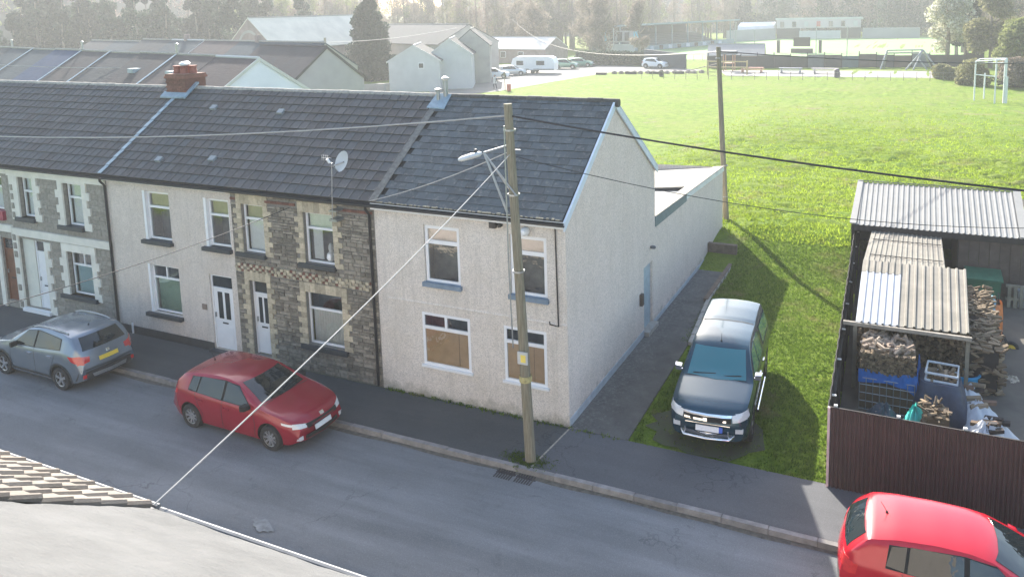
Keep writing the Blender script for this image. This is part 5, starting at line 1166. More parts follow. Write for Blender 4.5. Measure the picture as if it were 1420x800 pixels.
suv = dict(W=1.80, R=.345, fa=1.32, ra=-1.235, tum=.40, bulge=.22, clad=(1.7,-1.75,.20,.36),
    top=[(2.16,.60),(2.12,.80),(1.95,.92),(1.6,1.02),(1.15,1.10),(.98,1.13),(.55,1.40),(.25,1.56),(-.1,1.625),(-.6,1.64),(-1.2,1.61),(-1.62,1.54),(-1.92,1.22),(-2.02,1.02),(-2.10,.62)],
    belt=[(2.16,.55),(1.9,.82),(1.1,1.02),(.8,1.05),(-.6,1.09),(-1.5,1.17),(-1.85,1.12),(-2.10,.60)],
    plan=[(2.16,.68),(2.0,.80),(1.7,.87),(1.2,.895),(-.2,.89),(-1.4,.895),(-1.8,.86),(-2.02,.80),(-2.10,.76)],
    bot=[(2.16,.34),(1.9,.24),(1.6,.22),(-1.6,.22),(-1.9,.28),(-2.10,.36)],
    screen=([(-.66,1.15),(.66,1.15)], [(-.56,1.54),(.56,1.54)]), rear=([(-.62,1.17),(.62,1.17)], [(-.54,1.50),(.54,1.50)]),
    sideblack=[([(.78,1.075),(-.2,1.10),(-1.30,1.19)], [(.28,1.50),(-.2,1.56),(-1.25,1.48)])],
    side=[([(.72,1.10),(-.12,1.115)], [(.30,1.48),(-.12,1.54)]), ([(-.20,1.115),(-1.28,1.20)], [(-.20,1.545),(-1.22,1.47)])],
    seams=[[(.88,1.0),(.92,.7),(.86,.38)], [(-.16,1.1),(-.18,.7),(-.16,.38)], [(-1.12,1.1),(-1.0,.85),(-.85,.62),(-.86,.38)]], handles=[(.02,.93),(-.85,.96)], handlem=m_chrome, mirror=(.64,1.10), mirrorm=m_gap,
    head=[([(.50,.70),(.78,.74)], [(.46,.82),(.74,.92)])], headside=[([(2.0,.74),(1.68,.84)], [(1.95,.84),(1.66,.92)])], tail=[([(.52,.86),(.80,.82)], [(.50,1.0),(.78,1.06)])], tailside=[([(-2.0,.80),(-1.74,.94)], [(-1.9,1.06),(-1.62,1.08)])],
    ends=[('grille', [(-.46,.62),(.46,.62)], [(-.46,.78),(.46,.78)], m_gap, 1), ('rear_cladding', [(-.82,.36),(.82,.36)], [(-.80,.60),(.80,.60)], m_plastic, -1), ('skid_plate', [(-.46,.40),(.46,.40)], [(-.50,.50),(.50,.50)], m_galv, -1), ('number_plate', [(-.27,.80),(.27,.80)], [(-.27,.91),(.27,.91)], m_platey, -1),
          ('reflector', [(-.74,.42),(-.60,.42)], [(-.74,.52),(-.60,.52)], m_lampr, -1), ('reflector', [(.60,.42),(.74,.42)], [(.60,.52),(.74,.52)], m_lampr, -1), ('badge', [(-.05,.97),(.05,.97)], [(-.05,1.05),(.05,1.05)], m_chrome, -1), ('tailgate_seam', [(-.76,.64),(.76,.64)], [(-.76,.655),(.76,.655)], m_gap, -1), ('number_plate', [(-.26,.48),(.26,.48)], [(-.26,.59),(.26,.59)], m_plate, 1)],
    rails=(.15,-1.35,.60), aerial=(-1.30,-.12), spokes=5, rimm=m_rim)
suv['clad'] = (.95, -.88, .23, .38)
vehicle(suv, 'parked_car', 'slate grey small SUV with silver roof rails parked at the far left kerb', 'car', (-15.07,-2.42,RZ+.02), R(180-.5), p_grey, group='cars parked in the street')[0].scale = (1,1,.96)
# pickup with canopy
m_tealglass = M('teal_tinted_glass', (.02,.15,.18), .04, 0, spec=.8, coat=.6)
pk_ = dict(glass=m_tealglass, W=1.85, R=.385, fa=1.72, ra=-1.50, tum=.30, bulge=.20,
    top=[(2.66,.62),(2.63,.92),(2.5,1.02),(2.2,1.09),(1.5,1.16),(1.27,1.18),(.90,1.48),(.62,1.70),(.3,1.775),(-.2,1.79),(-.70,1.78),(-.76,1.765),(-.82,1.80),(-1.6,1.82),(-2.25,1.80),(-2.50,1.70),(-2.58,1.2),(-2.60,.62)],
    belt=[(2.66,.6),(2.4,.95),(1.4,1.08),(.9,1.10),(-.7,1.12),(-2.3,1.13),(-2.60,1.0)],
    plan=[(2.66,.78),(2.5,.88),(2.1,.92),(1.5,.925),(-.7,.925),(-2.3,.92),(-2.60,.88)],
    bot=[(2.66,.38),(2.4,.33),(-2.3,.40),(-2.60,.46)],
    screen=([(-.70,1.20),(.70,1.20)], [(-.61,1.68),(.61,1.68)]), rear=([(-.60,1.25),(.60,1.25)], [(-.55,1.64),(.55,1.64)]),
    sideblack=[([(1.02,1.13),(-.66,1.15)], [(.58,1.62),(-.60,1.70)]), ([(-.90,1.18),(-2.35,1.18)], [(-.90,1.66),(-2.25,1.64)])],
    side=[([(.96,1.15),(.12,1.16)], [(.58,1.60),(.12,1.68)]), ([(.04,1.16),(-.60,1.17)], [(.04,1.68),(-.56,1.67)]), ([(-.98,1.22),(-2.28,1.22)], [(-.98,1.62),(-2.18,1.60)])],
    seams=[[(1.1,1.1),(1.14,.8),(1.05,.48)], [(.08,1.12),(.06,.8),(.08,.46)], [(-.66,1.12),(-.68,.8),(-.68,.46)], [(-.79,1.72),(-.79,1.2),(-.79,.5)]], handles=[(.22,.95),(-.52,.96)], handlem=m_chrome, mirror=(1.02,1.22), mirrorm=m_chrome,
    head=[([(.56,.80),(.86,.84)], [(.54,.95),(.84,1.02)])], headside=[([(2.52,.82),(2.22,.88)], [(2.48,.98),(2.20,1.02)])], tail=[([(.74,.8),(.86,.8)], [(.74,1.05),(.86,1.05)])],
    ends=[('grille', [(-.52,.72),(.52,.72)], [(-.53,.95),(.53,.95)], m_gap, 1), ('grille_bar', [(-.53,.90),(.53,.90)], [(-.54,.955),(.54,.955)], m_chrome, 1), ('grille_bar', [(-.52,.80),(.52,.80)], [(-.52,.845),(.52,.845)], m_chrome, 1), ('grille_bar', [(-.50,.705),(.50,.705)], [(-.50,.745),(.50,.745)], m_chrome, 1), ('number_plate', [(-.26,.555),(.26,.555)], [(-.26,.67),(.26,.67)], m_plate, 1), ('blue_band', [(.26,.555),(.34,.555)], [(.26,.67),(.34,.67)], M('plate_blue', (.02,.10,.5), .4, .05), 1),
          ('bumper_bar', [(-.60,.46),(.60,.46)], [(-.62,.53),(.62,.53)], m_chrome, 1), ('fog_lamp', [(-.78,.56),(-.62,.56)], [(-.78,.66),(-.62,.66)], m_lampw, 1), ('fog_lamp', [(.62,.56),(.78,.56)], [(.62,.66),(.78,.66)], m_lampw, 1), ('badge', [(-.09,.80),(.09,.80)], [(-.09,.87),(.09,.87)], m_chrome, 1)],
    tops=[('cab_gap', [(-.775,-.76),(-.775,.76)], [(-.725,-.76),(-.725,.76)], m_gap), ('bonnet_seam', [(1.30,-.76),(1.30,.76)], [(1.318,-.76),(1.318,.76)], m_gap)],
    aerial=(.48,-.04), spokes=6)
pt_e, bv = vehicle(pk_, 'pickup_truck', 'dark teal pickup with hard canopy parked on the grass beside the end house', 'pickup', (3.14,2.72,.0), R(-90+4.5), p_teal)
b = MB(); b.tube([(2.60,-.58,.50),(2.76,-.50,.49),(2.80,0,.48),(2.76,.50,.49),(2.60,.58,.50)], .032, 10); b.tube([(2.70,-.5,.50),(2.72,-.48,.66)], .025, 8); b.tube([(2.70,.5,.50),(2.72,.48,.66)], .025, 8); b.build('bull_bar', m_chrome, pt_e, smooth=50)
for s in (-1, 1):
    b = MB(); b.tube([(1.05,s*.95,.38),(-.7,s*.95,.38)], .035, 8); b.build('side_step', m_chrome, pt_e, smooth=50)
# ------------------------------------------------------------------ background
def rotz(v, a): return (v[0]*math.cos(a)-v[1]*math.sin(a), v[0]*math.sin(a)+v[1]*math.cos(a))
def far_house(name, label, org, ang_, L_, D_, ez, rz_, rm, wm, cat='house', group=None, wins=(), gwins=(), ov=.25, verge=None, rvent=0):
    """local x along ridge, y depth, origin at a front corner; wins on front (x0,x1,z0,z1), gwins on the +x gable"""
    e = empty(name, (org[0], org[1], 0), ang_, label, cat, group, world=False)
    b = MB()
    b.quad((0,0,-.5),(L_,0,-.5),(L_,0,ez),(0,0,ez)); b.quad((L_,D_,-.5),(0,D_,-.5),(0,D_,ez),(L_,D_,ez))
    b.quad((L_,0,-.5),(L_,D_,-.5),(L_,D_,ez),(L_,D_/2,rz_-.05),(L_,0,ez)); b.quad((0,D_,-.5),(0,0,-.5),(0,0,ez),(0,D_/2,rz_-.05),(0,D_,ez)); b.build('wall', wm, e)
    for s in (0, 1):
        y0 = -ov if s == 0 else D_+ov; k = (rz_-ez)/(D_/2); ze = ez-ov*k
        b = MB(); b.slab([(-.02,y0,ze+.05),(L_+.02,y0,ze+.05),(L_+.02,D_/2,rz_+.05),(-.02,D_/2,rz_+.05)], (0,0,-.12)); b.build('roof', rm, e)
    b = MB(); b.tube([(0,D_/2,rz_+.06),(L_,D_/2,rz_+.06)], .10, 6); b.build('ridge', verge or m_ridge, e)
    if verge:
        for s in (0, 1):
            y0 = -ov if s == 0 else D_+ov; ze = ez-ov*(rz_-ez)/(D_/2)
            b = MB(); b.slab([(L_+.03,y0,ze+.08),(L_+.03,y0,ze-.15),(L_+.03,D_/2,rz_-.12),(L_+.03,D_/2,rz_+.10)], (.06,0,0)); b.build('bargeboard', verge, e)
    for (a, c, f, g) in wins:
        q = MB(); q.box(a,c,-.05,.03,f,g); wo = q.build('window', m_white, e); q = MB(); q.box(a+.07,c-.07,-.065,-.05,f+.07,g-.07); q.build('pane', m_dark, wo)
    for (a, c, f, g) in gwins:
        q = MB(); q.box(L_-.03,L_+.05,a,c,f,g); wo = q.build('window', m_white, e); q = MB(); q.box(L_+.05,L_+.065,a+.07,c-.07,f+.07,g-.07); q.build('pane', m_dark, wo)
    return e
def rooftex(name, col, tint, row=.28):
    N = NT(name); N.b.inputs['Roughness'].default_value = .9; N.b.inputs['Specular IOR Level'].default_value = .1; col = mul(col, .62); tint = mul(tint, .62)
    c = N.ramp(N.noise(1.2, 5, .7), [(.3, mul(col, .75)), (.7, col)]); c = N.mix(N.ramp(N.noise(.5, 4, .6), [(.45, (0,0,0)), (.7, (.7,)*3)]), c, tint)
    N.col(c); N.bump(N.noise(3, 4, .7, (.4, 1, 5)), .4, .05); return N.m
fr_ = [rooftex('far_roof_teal', (.10,.135,.155), (.08,.11,.13)), rooftex('far_roof_blue', (.07,.12,.22), (.09,.13,.2)), rooftex('far_roof_brown', (.14,.125,.125), (.10,.115,.125)), rooftex('far_roof_grey', (.135,.14,.145), (.11,.12,.12)), rooftex('far_roof_pinkish', (.18,.145,.14), (.12,.115,.12))]
m_fwall = M('far_render', (.34,.32,.29), .9, .12, .8); m_fwhite = M('far_white_render', (.50,.50,.49), .85, .06, .6, dirt=.15); m_fblue = M('pale_blue_gable', (.66,.68,.78), .8, .04, .6); m_fbrick = M('far_brick', (.26,.20,.175), .9, .2, 1.2)
ang2 = R(-13.2); ca2, sa2 = math.cos(ang2), math.sin(ang2)
o2 = Vector((-30.2, 16.35, 0)); cols = [4, 4, 2, 3, 2, 1, 0, 0, 3, 0]
words = ['pinkish brown tiled terrace roof ending at the pale blue gable','pinkish tiled terrace roof behind the brick chimney','brown roofed terrace house left of the chimney','grey roofed terrace house between two brown roofs','brown roofed terrace house beside the blue slate roof','terrace house with the bluest slate roof in the back row','teal grey roofed terrace house left of the blue slate roof','teal grey roofed terrace house further left in the back row','grey roofed terrace house near the left edge','last teal roofed terrace house at the left edge of the back row']
xacc = 0
for k in range(10):
    L_ = 4.9+.5*((k*7) % 3)/2; xacc += L_
    ox, oy = o2.x-ca2*xacc, o2.y-sa2*xacc
    e = far_house('terraced_house', words[k], (ox, oy), ang2, L_-.01, 7.0, 5.0, 7.3+.03*(k % 3), fr_[cols[k]], m_fblue if k == 0 else m_fwall, group='terraced houses in the row behind', verge=m_fwhite if k == 0 else None, wins=[(.6,1.6,3.3,4.5),(3.0,4.1,3.3,4.5),(2.8,4.1,.9,2.2)])
    if k in (1, 3, 4, 6): b = MB(); b.slab([(-.1,-.25,4.99),(.1,-.25,4.99),(.1,3.5,7.42),(-.1,3.5,7.42)], (0,0,.05)); b.build('party_flashing', m_lead, e)
    if k in (1, 4, 7, 9): b = MB(); b.box(-.07,.07,3.43,3.57,7.3,8.1); b.lathe([(.05,.0),(.13,.05),(.04,.1)], (0,3.5,8.05), 'Z', 8); b.build('flue', m_galv, e)
    if k in (1, 2): b = MB(); b.box(2.2,3.0,1.5,2.4,6.15,6.45); b.build('rooflight', m_lead, e)
xacc = 0
w3 = ['end house of the fourth row with slate roof behind the blue gable','slate roofed house in the fourth row above the chimney','grey slate house in the middle of the fourth row','bluish slate house in the fourth row with white verge','slate house in the fourth row left of the white verge','far slate house of the fourth row partly behind evergreens','leftmost slate house of the fourth row']
for k in range(7):
    L_ = 7.2; xacc += L_
    e = far_house('terraced_house', w3[k], (-43.6-ca2*xacc, 37.5-sa2*xacc), ang2, L_-.01, 7.0, 4.9, 7.2-(.25 if k > 4 else 0), fr_[(0,0,4,0,3,0,3)[k]], m_fwall, group='terraced houses in the fourth row', verge=m_fwhite if k in (3,) else None)
    if k in (1, 3): b = MB(); b.box(3,3.5,3.3,3.8,7.0,7.9); b.build('chimney', m_fbrick, e)
far_house('gabled_house', 'grey gabled house with brown roof right of the pale blue gable', (-36.8-ca2*9.5,29.9-sa2*9.5), ang2, 9.5, 7.0, 4.6, 7.25, fr_[2], M('neutral_grey_render', (.36,.335,.345), .9, .08, .7), verge=fr_[2])  # wall is a plain neutral grey render
# big hall
e = far_house('old_hall', 'large old hall with pale sunlit roof and arched brown gable', (-70.9,63), R(90), 21.7, 8.8, 5.4, 9.4, M('pale_roof_painted_sun', (.60,.56,.46), .8, .12, .5), m_fbrick, cat='hall')  # paler roof colour makes up for sunlight that misses this slope
b = MB(); n_ = 12; b.add([(-.02,4.4+2.1*math.cos(PI*t/n_),5.2+2.6*math.sin(PI*t/n_)) for t in range(n_+1)]+[(-.02,4.4+1.8*math.cos(PI*t/n_),5.2+2.25*math.sin(PI*t/n_)) for t in range(n_+1)], [(t,t+1,n_+2+t,n_+1+t) for t in range(n_)]); b.build('arch', m_fwall, e)
far_house('dark_hall', 'long dark roofed hall behind the white gabled buildings', (-82,93), R(-20), 24, 12, 4.8, 7.6, fr_[3], m_fwall, cat='hall')
far_house('white_gabled_house', 'white gabled building nearest the conifer with one small window', (-55.6,69.2), R(28-90), 8.0, 6.2, 3.9, 5.7, fr_[3], m_fwhite, gwins=[(3.6,4.3,2.9,3.6)], verge=m_fwhite)
far_house('white_gabled_house', 'tall white gabled building beside the parked cars', (-53.2,74.5), R(-62), 9.0, 5.4, 4.4, 6.3, fr_[3], m_fwhite, verge=m_fwhite)
far_house('grey_gabled_house', 'plain grey gabled block right behind the white gabled buildings', (-54.4,82.0), R(-62), 9, 5.0, 5.2, 7.3, fr_[3], m_fwall)
far_house('low_building', 'low building with long pale roof behind the caravan', (-73,112), R(-8), 20, 7.5, 2.7, 4.6, M('pale_asbestos_roof', (.50,.48,.44), .85, .1, .6), m_fbrick, cat='building', wins=[(2,3.2,1,2.1),(6,7.2,1,2.1),(10,11.2,1,2.1),(14,15.2,1,2.1)])
far_house('church_tower', 'small pale block with chimney against the strip of sky', (-150,225), R(0), 10, 9, 14, 16, fr_[3], m_fwall, cat='building')
b = MB(); b.box(-52.5,-51.5,60.5,61,-.3,1.3); b.slab([(-56.5,58.0,-.2),(-50.5,64.0,-.2),(-50.5,64.0,1.2),(-56.5,58.0,1.2)], (.12,-.12,0)); tag(b.build('yard_wall', m_fwall), 'low grey wall in front of the white gabled building', 'wall')
# car park and track
b = MB(); b.slab([(x, y, .0) for x, y in ((-50,50),(-46.5,55),(-39.3,66.8),(-37.6,80),(-35.2,95.5),(-24,97.2),(-22.5,101.5),(-36,107),(-52,112),(-70,100),(-60,92),(-53.5,78),(-54,66),(-56,56))], (0,0,-.3)); tag(b.build('car_park', m_cpark), kind='structure')
b = MB()
for x, y in ((-40.3,63.8),(-38.7,68.3),(-38.1,74.1),(-37.0,80.6)): b.box(x,x+.25,y,y+.25,0,.35)
b = MB(); b.slab([(-50.2,59.5,.02),(-46.6,63.2,.02),(-51.8,69.0,.02),(-54.0,65.0,.02)], (0,0,-.2)); tag(b.build('grass_verge', m_grass), kind='structure')
# parked far cars
def small(S, **kw): q = dict(S); q['ends'] = S['ends'][:4]; q['tops'] = []; q['seams'] = []; q['aerial'] = None; q.update(kw); return q
shatch, ssuv = small(hatch), small(suv)
for lb, S_, loc, rz_, pm in (('grey estate car nearest the white gabled building in the far car park', ssuv, (-50.6,76.2,0), R(20), p_silver),
    ('white hatchback third from the left in the far car park', shatch, (-48.6,82.6,0), R(25), p_whitec), ('pale silver car parked just left of the caravan', shatch, (-48.3,87.4,0), R(25), p_silver),
    ('silver car partly hidden behind the grey estate in the car park', shatch, (-53.8,84.0,0), R(40), p_whitec),
    ('dark green car parked right of the caravan', ssuv, (-45.0,99.8,0), R(10), p_green), ('green hatchback farthest right behind the caravan', shatch, (-44.3,104.5,0), R(10), p_green),
    ('white car parked beside the playground rocks', ssuv, (-30.9,103.3,0), R(-10), p_whitec)):
    vehicle(S_, 'parked_car', lb, 'car', loc, rz_, pm, lowres=True, group='cars in the far car park')
cv = empty('caravan', (-46.5,91.5,0), R(8), 'large white touring caravan in the far car park', 'caravan', world=False)
b = MB(); prof = [(-3.4,.5),(-3.5,1.4),(-3.2,2.3),(-2.5,2.62),(2.6,2.62),(3.2,2.35),(3.5,1.6),(3.4,.5)]
b.slab([(x, -1.1, z) for x, z in prof], (0,2.2,0)); b.build('body', M('caravan_white', (.78,.79,.78), .4, .03), cv)
for x0_, x1_ in ((-2.6,-1.5),(.6,1.9)): q = MB(); q.box(x0_,x1_,-1.13,-1.10,1.3,1.95); q.build('window', m_dark, cv)
q = MB(); q.box(-.6,.1,-1.12,-1.10,.6,2.2); q.build('door', MATS['caravan_white'], cv)
for s in (-1, 1): q = MB(); q.lathe([(.34,-.1),(.34,.1)], (0,s*1.0,.34), 'Y', 16); q.build('wheel', m_tyre, cv)
q = MB(); q.box(-3.42,3.42,-1.115,-1.10,.5,.75); q.build('skirt', m_galv, cv)
# person walking
pe_ = empty('person', (-40.9,69.0,0), 0, 'person in a pale coat and dark trousers walking down the far track', 'person', world=False)
def skin(name, verts, edges, radii, mt, par, sub=2):
    me = bpy.data.meshes.new(name); me.from_pydata(verts, edges, []); o = bpy.data.objects.new(name, me); COL.objects.link(o)
    o.modifiers.new('s', 'SKIN'); 
    for i, r_ in enumerate(radii): me.skin_vertices[0].data[i].radius = (r_, r_)
    me.skin_vertices[0].data[0].use_root = True; o.modifiers.new('ss', 'SUBSURF').levels = sub
    dg = bpy.context.evaluated_depsgraph_get(); dg.update(); m2 = bpy.data.meshes.new_from_object(o.evaluated_get(dg)); m2.name = name; bpy.data.objects.remove(o)
    m2.polygons.foreach_set('use_smooth', [True]*len(m2.polygons)); q = link(name, m2, mt, par); ORG[q] = Vector((0,0,0)); return q
Vp = [(0,0,.95),(0,.0,1.15),(0,.01,1.40),(0,0,1.50),(0,-.02,1.62),(0,-.02,1.74),
      (-.10,0,.90),(-.10,-.12,.50),(-.10,-.02,.08),(-.10,-.16,.04), (.10,0,.90),(.10,.10,.50),(.11,.26,.12),(.11,.16,.05),
      (-.19,.0,1.42),(-.25,.06,1.13),(-.25,-.04,.88),(-.25,-.07,.78), (.19,0,1.42),(.25,-.05,1.13),(.24,-.18,.92),(.24,-.22,.83)]
Ep = [(0,1),(1,2),(2,3),(3,4),(4,5),(0,6),(6,7),(7,8),(8,9),(0,10),(10,11),(11,12),(12,13),(2,14),(14,15),(15,16),(16,17),(2,18),(18,19),(19,20),(20,21)]
Rp = [.15,.14,.15,.06,.10,.08,.09,.065,.045,.04,.09,.065,.045,.04,.06,.048,.038,.03,.06,.048,.038,.03]
pb_ = skin('body', Vp, Ep, Rp, M('dark_trousers', (.03,.032,.04), .8, .1), pe_)
q = MB(); q.lathe([(.24,.72),(.22,.95),(.19,1.15),(.21,1.38),(.15,1.50),(.08,1.53)], (0,0,0), 'Z', 16, cap=False); q.build('coat', M('pale_coat', (.55,.52,.5), .8, .1), pe_, smooth=60)
q = MB(); q.lathe([(.02,1.55),(.11,1.60),(.115,1.70),(.08,1.78),(.0,1.80)], (0,.02,0), 'Z', 12, cap=False); q.build('hair', M('dark_hair', (.03,.022,.018), .8, .1), pe_, smooth=60)
q = MB(); q.lathe([(.02,1.54),(.08,1.58),(.085,1.68),(.05,1.74)], (0,-.045,0), 'Z', 12, cap=False); q.build('face', M('skin', (.45,.28,.2), .6, .05), pe_, smooth=60)
# posts, bins, signs by the track
b = MB(); b.tube([(-38.7,67.6,0),(-38.7,67.6,2.3)], .05, 6); b.box(-38.85,-38.55,67.55,67.6,1.8,2.3); tag(b.build('sign_post', m_wood), 'thin sign post at the edge of the track beside the person', 'sign post')
b = MB(); b.lathe([(.22,0),(.26,.1),(.26,.8),(.2,.9)], (-38.0,67.3,0), 'Z', 10); tag(b.build('red_bin', M('faded_red_bin', (.5,.12,.08), .6)), 'small red bin on the grass edge beside the sign post', 'bin')
b = MB(); b.box(-36.0,-34.4,90.6,91.0,0,.3); tag(b.build('sleeper', m_fdark), 'dark sleeper lying at the corner of the grass by the car park', 'sleeper')
# hedge and panels behind car park
def cloud(name, cs, rs, n, size, m_, kind=None, par=None, flat=.6, shell=.55):
    cs = np.asarray(cs, float); k = rng.integers(0, len(cs), n); dv = rng.normal(size=(n, 3)); dv /= np.linalg.norm(dv, axis=1)[:, None]
    rad = (shell+(1-shell)*rng.uniform(0, 1, n)**.7)[:, None]; P = cs[k]+dv*rad*np.asarray(rs, float)[k]
    a = rng.normal(size=(n, 3)); a /= np.linalg.norm(a, axis=1)[:, None]; bb = np.cross(a, rng.normal(size=(n, 3))); bb /= np.linalg.norm(bb, axis=1)[:, None]; s = (size*rng.uniform(.5, 1.3, n))[:, None]
    V = np.stack([P-a*s, P+bb*s*flat, P+a*s, P-bb*s*flat], 1).reshape(-1, 3); off = ORG.get(par, Vector((0,0,0))) if par is not None else Vector((0,0,0)); V = V-np.array(off)
    o = link(name, quickmesh(name, V, np.arange(4*n).reshape(-1, 4)), m_, par); 
    if kind: o['kind'] = kind
    return o
def leafmat(name, c1, c2, c3=None):
    N = NT(name); N.b.inputs['Roughness'].default_value = .7; N.b.inputs['Specular IOR Level'].default_value = .2
    c = N.ramp(N.rnd(), [(0, c1), (.6, c2), (1, c3 or mul(c2, 1.3))]); c = N.mix(N.ramp(N.noise(.5, 4, .6), [(.4, (0,0,0)), (.65, (.55,)*3)]), c, mul(c1, .8)); N.col(c)
    tr = N.n('ShaderNodeBsdfTranslucent'); N.l(c, tr.inputs[0]); mx = N.n('ShaderNodeMixShader'); mx.inputs[0].default_value = .45
    N.l(N.b.outputs[0], mx.inputs[1]); N.l(tr.outputs[0], mx.inputs[2]); N.l(mx.outputs[0], N.t.nodes['Material Output'].inputs[0]); return N.m
l_ever = leafmat('evergreen_leaf', (.018,.038,.025), (.04,.07,.042)); l_con = leafmat('conifer_leaf', (.012,.024,.017), (.026,.045,.03)); l_bare = leafmat('bare_twig', (.15,.12,.095), (.25,.205,.16), (.33,.28,.22)); l_spring = leafmat('spring_leaf', (.14,.17,.06), (.26,.28,.10)); l_blos = leafmat('blossom', (.30,.32,.18), (.70,.66,.55), (.8,.78,.70)); l_olive = leafmat('olive_twig', (.13,.13,.06), (.24,.23,.11)); l_pink = leafmat('pinkish_twig', (.17,.12,.10), (.25,.18,.15))
m_bark = M('bark', (.16,.13,.10), .9, .3, 4, .4, 20)
hx = [(-46+(k*.55), 107.8+.02*k, 1.1) for k in range(24)]; hg = empty('hedge', (-40,107,0), label='long dark hedge at the back of the far car park', cat='hedge'); cloud('foliage', hx, [(.9,.9,1.4)]*24, 9000, .22, l_ever, par=hg); b = MB(); b.box(-46.5,-33.4,107.6,108.2,0,2.0); b.build('core', l_con, hg)
b = MB(); b.slab([(-33.6,105.8,0),(-25.8,103.0,0),(-25.8,103.0,2.3),(-33.6,105.8,2.9)], (.1,.3,0)); tag(b.build('dark_container', M('dark_panel', (.06,.07,.08), .7, .2, 1)), 'dark sloping panel fence between the hedge and the white car', 'fence')
# boundary fences of the playground: panels in a line
cols_ = [(.035,.033,.033)]*4+[(.10,.11,.12),(.05,.045,.045),(.06,.10,.11),(.07,.05,.05),(.055,.05,.06),(.09,.06,.05),(.14,.16,.17),(.035,.035,.035),(.035,.035,.035)]
fp = empty('panel_fence', (-10,102,0), label='dark panelled boundary fence between the playground and the sports ground', cat='fence')
Pa, Pb = Vector((-22.5,104.5,0)), Vector((16.5,113.0,0)); n = 16
for k in range(n):
    a, c = Pa.lerp(Pb, k/n), Pa.lerp(Pb, (k+.985)/n); col = cols_[min(len(cols_)-1, max(0, k-2))]; hh = 1.9+.15*math.sin(k*2.2)
    b = MB(); b.slab([a, c, c+Vector((0,0,hh)), a+Vector((0,0,hh))], (0,.08,0)); b.build('fence_panel', M('fence_panel_%d' % (k % 7+10*int(col[2]*100)), col, .8, .2, 1), fp)
    b = MB(); b.box(a.x-.06,a.x+.06,a.y-.12,a.y,0,hh+.45); b.build('post', m_fdark, fp)
# low rail fence of the playground
rf = empty('wire_fence', (-8,88,0), label='low wire fence along the near side of the playground', cat='fence')
Pa, Pb = Vector((-27,85.2,0)), Vector((12,90.2,0))
for k in range(27): a = Pa.lerp(Pb, k/26); b = MB(); b.tube([a, a+Vector((0,0,1.05))], .035, 5); b.build('post', m_wood, rf)
b = MB(); 
for z in (.5,1.0): b.tube([Pa+Vector((0,0,z)), Pb+Vector((0,0,z))], .015, 4)
b.build('wire', m_galv, rf)
b = MB(); b.slab([(-17,92.5,.01),(12,94,.01),(15,105,.01),(-20,101,.01)], (0,0,-.2)); tag(b.build('play_surface', M('play_tarmac', (.27,.25,.24), .9, .1, .5)), kind='structure')
for (x, y, w_, c, lb) in ((-14.5,97.5,3.4,(.42,.20,.14),'long red picnic bench left of the others in the playground'),(-9.0,97.5,3.2,(.22,.23,.26),'long grey blue bench in the middle of the playground'),(-4.3,97.6,3.6,(.38,.33,.34),'pinkish bench right of the grey bench in the playground')):
    e = empty('bench', (x,y,0), label=lb, cat='bench'); mt = M('bench_%d' % int(-x*10), c, .8); b = MB(); b.box(x-w_/2,x+w_/2,y,y+.8,.68,.76); b.build('table_top', mt, e); b = MB(); b.box(x-w_/2,x+w_/2,y-.7,y-.4,.40,.46); b.box(x-w_/2,x+w_/2,y+1.2,y+1.5,.40,.46); b.build('seat', mt, e)
    for s in (-1,1): b = MB(); b.slab([(x+s*w_*.4,y-.6,0),(x+s*w_*.4,y+1.4,0),(x+s*w_*.4,y+.6,.7),(x+s*w_*.4,y+.2,.7)], (.08,0,0)); b.build('leg', mt, e)
b = MB(); b.lathe([(.3,0),(.34,.1),(.34,1.0),(.2,1.15)], (-2.2,92.4,0), 'Z', 10); tag(b.build('litter_bin', M('purple_black_bin', (.07,.05,.08), .6)), 'dark litter bin on the grass near the wire fence', 'bin')
b = MB(); b.lathe([(.28,0),(.32,.1),(.32,.8),(.2,.9)], (-25.6,89.6,0), 'Z', 10); tag(b.build('litter_bin', m_fdark), 'dark bin by the rocks near the white car', 'bin')
# climbing frame
cf = empty('climbing_frame', (6,108,0), label='dark A shaped climbing frame in the playground before the dark fence', cat='climbing frame')
def bars(name, L, r_, mt, par):
    for A_, B_ in L: b = MB(); b.tube([A_, B_], r_, 6); b.build(name, mt, par)
bars('post', [((2.6,106.5,0),(3.4,107.5,2.7)),((3.0,108.8,0),(3.4,107.5,2.7)),((6.0,106,0),(8.2,107.5,2.8)),((7.0,106.2,0),(8.2,107.5,2.8)),((10.2,107,0),(8.2,107.5,2.8)),((9.4,108.8,0),(8.2,107.5,2.8)),((8.8,106.8,0),(7.6,107,1.6))], .12, m_galv, cf); bars('crossbar', [((3.4,107.5,2.7),(8.2,107.5,2.8)),((3.4,107.5,2.3),(8.2,107.5,2.4))], .10, m_galv, cf)
sf = empty('play_tower', (-18,100,0), label='small orange and red play tower with slide beside the white car', cat='play tower')
m_or = M('orange_play', (.38,.20,.12), .6)
bars('post', [((-19,99.5,0),(-19,99.5,2.6)),((-17.6,99.5,0),(-17.6,99.5,2.6)),((-19,101,0),(-19,101,2.6)),((-17.6,101,0),(-17.6,101,2.6))], .1, m_or, sf)
b = MB(); b.slab([(-19.4,99.2,2.5),(-17.2,99.2,2.5),(-17.2,101.2,2.5),(-19.4,101.2,2.5)], (0,0,.5)); b.build('roof', M('slate_play_roof', (.14,.14,.16), .7), sf); b = MB(); b.slab([(-19,99.4,1.3),(-19,100.4,1.3),(-23.5,98.8,.2),(-23.5,97.9,.2)], (0,0,.1)); b.build('slide', m_fbrick, sf); b = MB(); b.box(-19,-17.6,99.4,101,1.1,1.25); b.build('platform', m_or, sf)
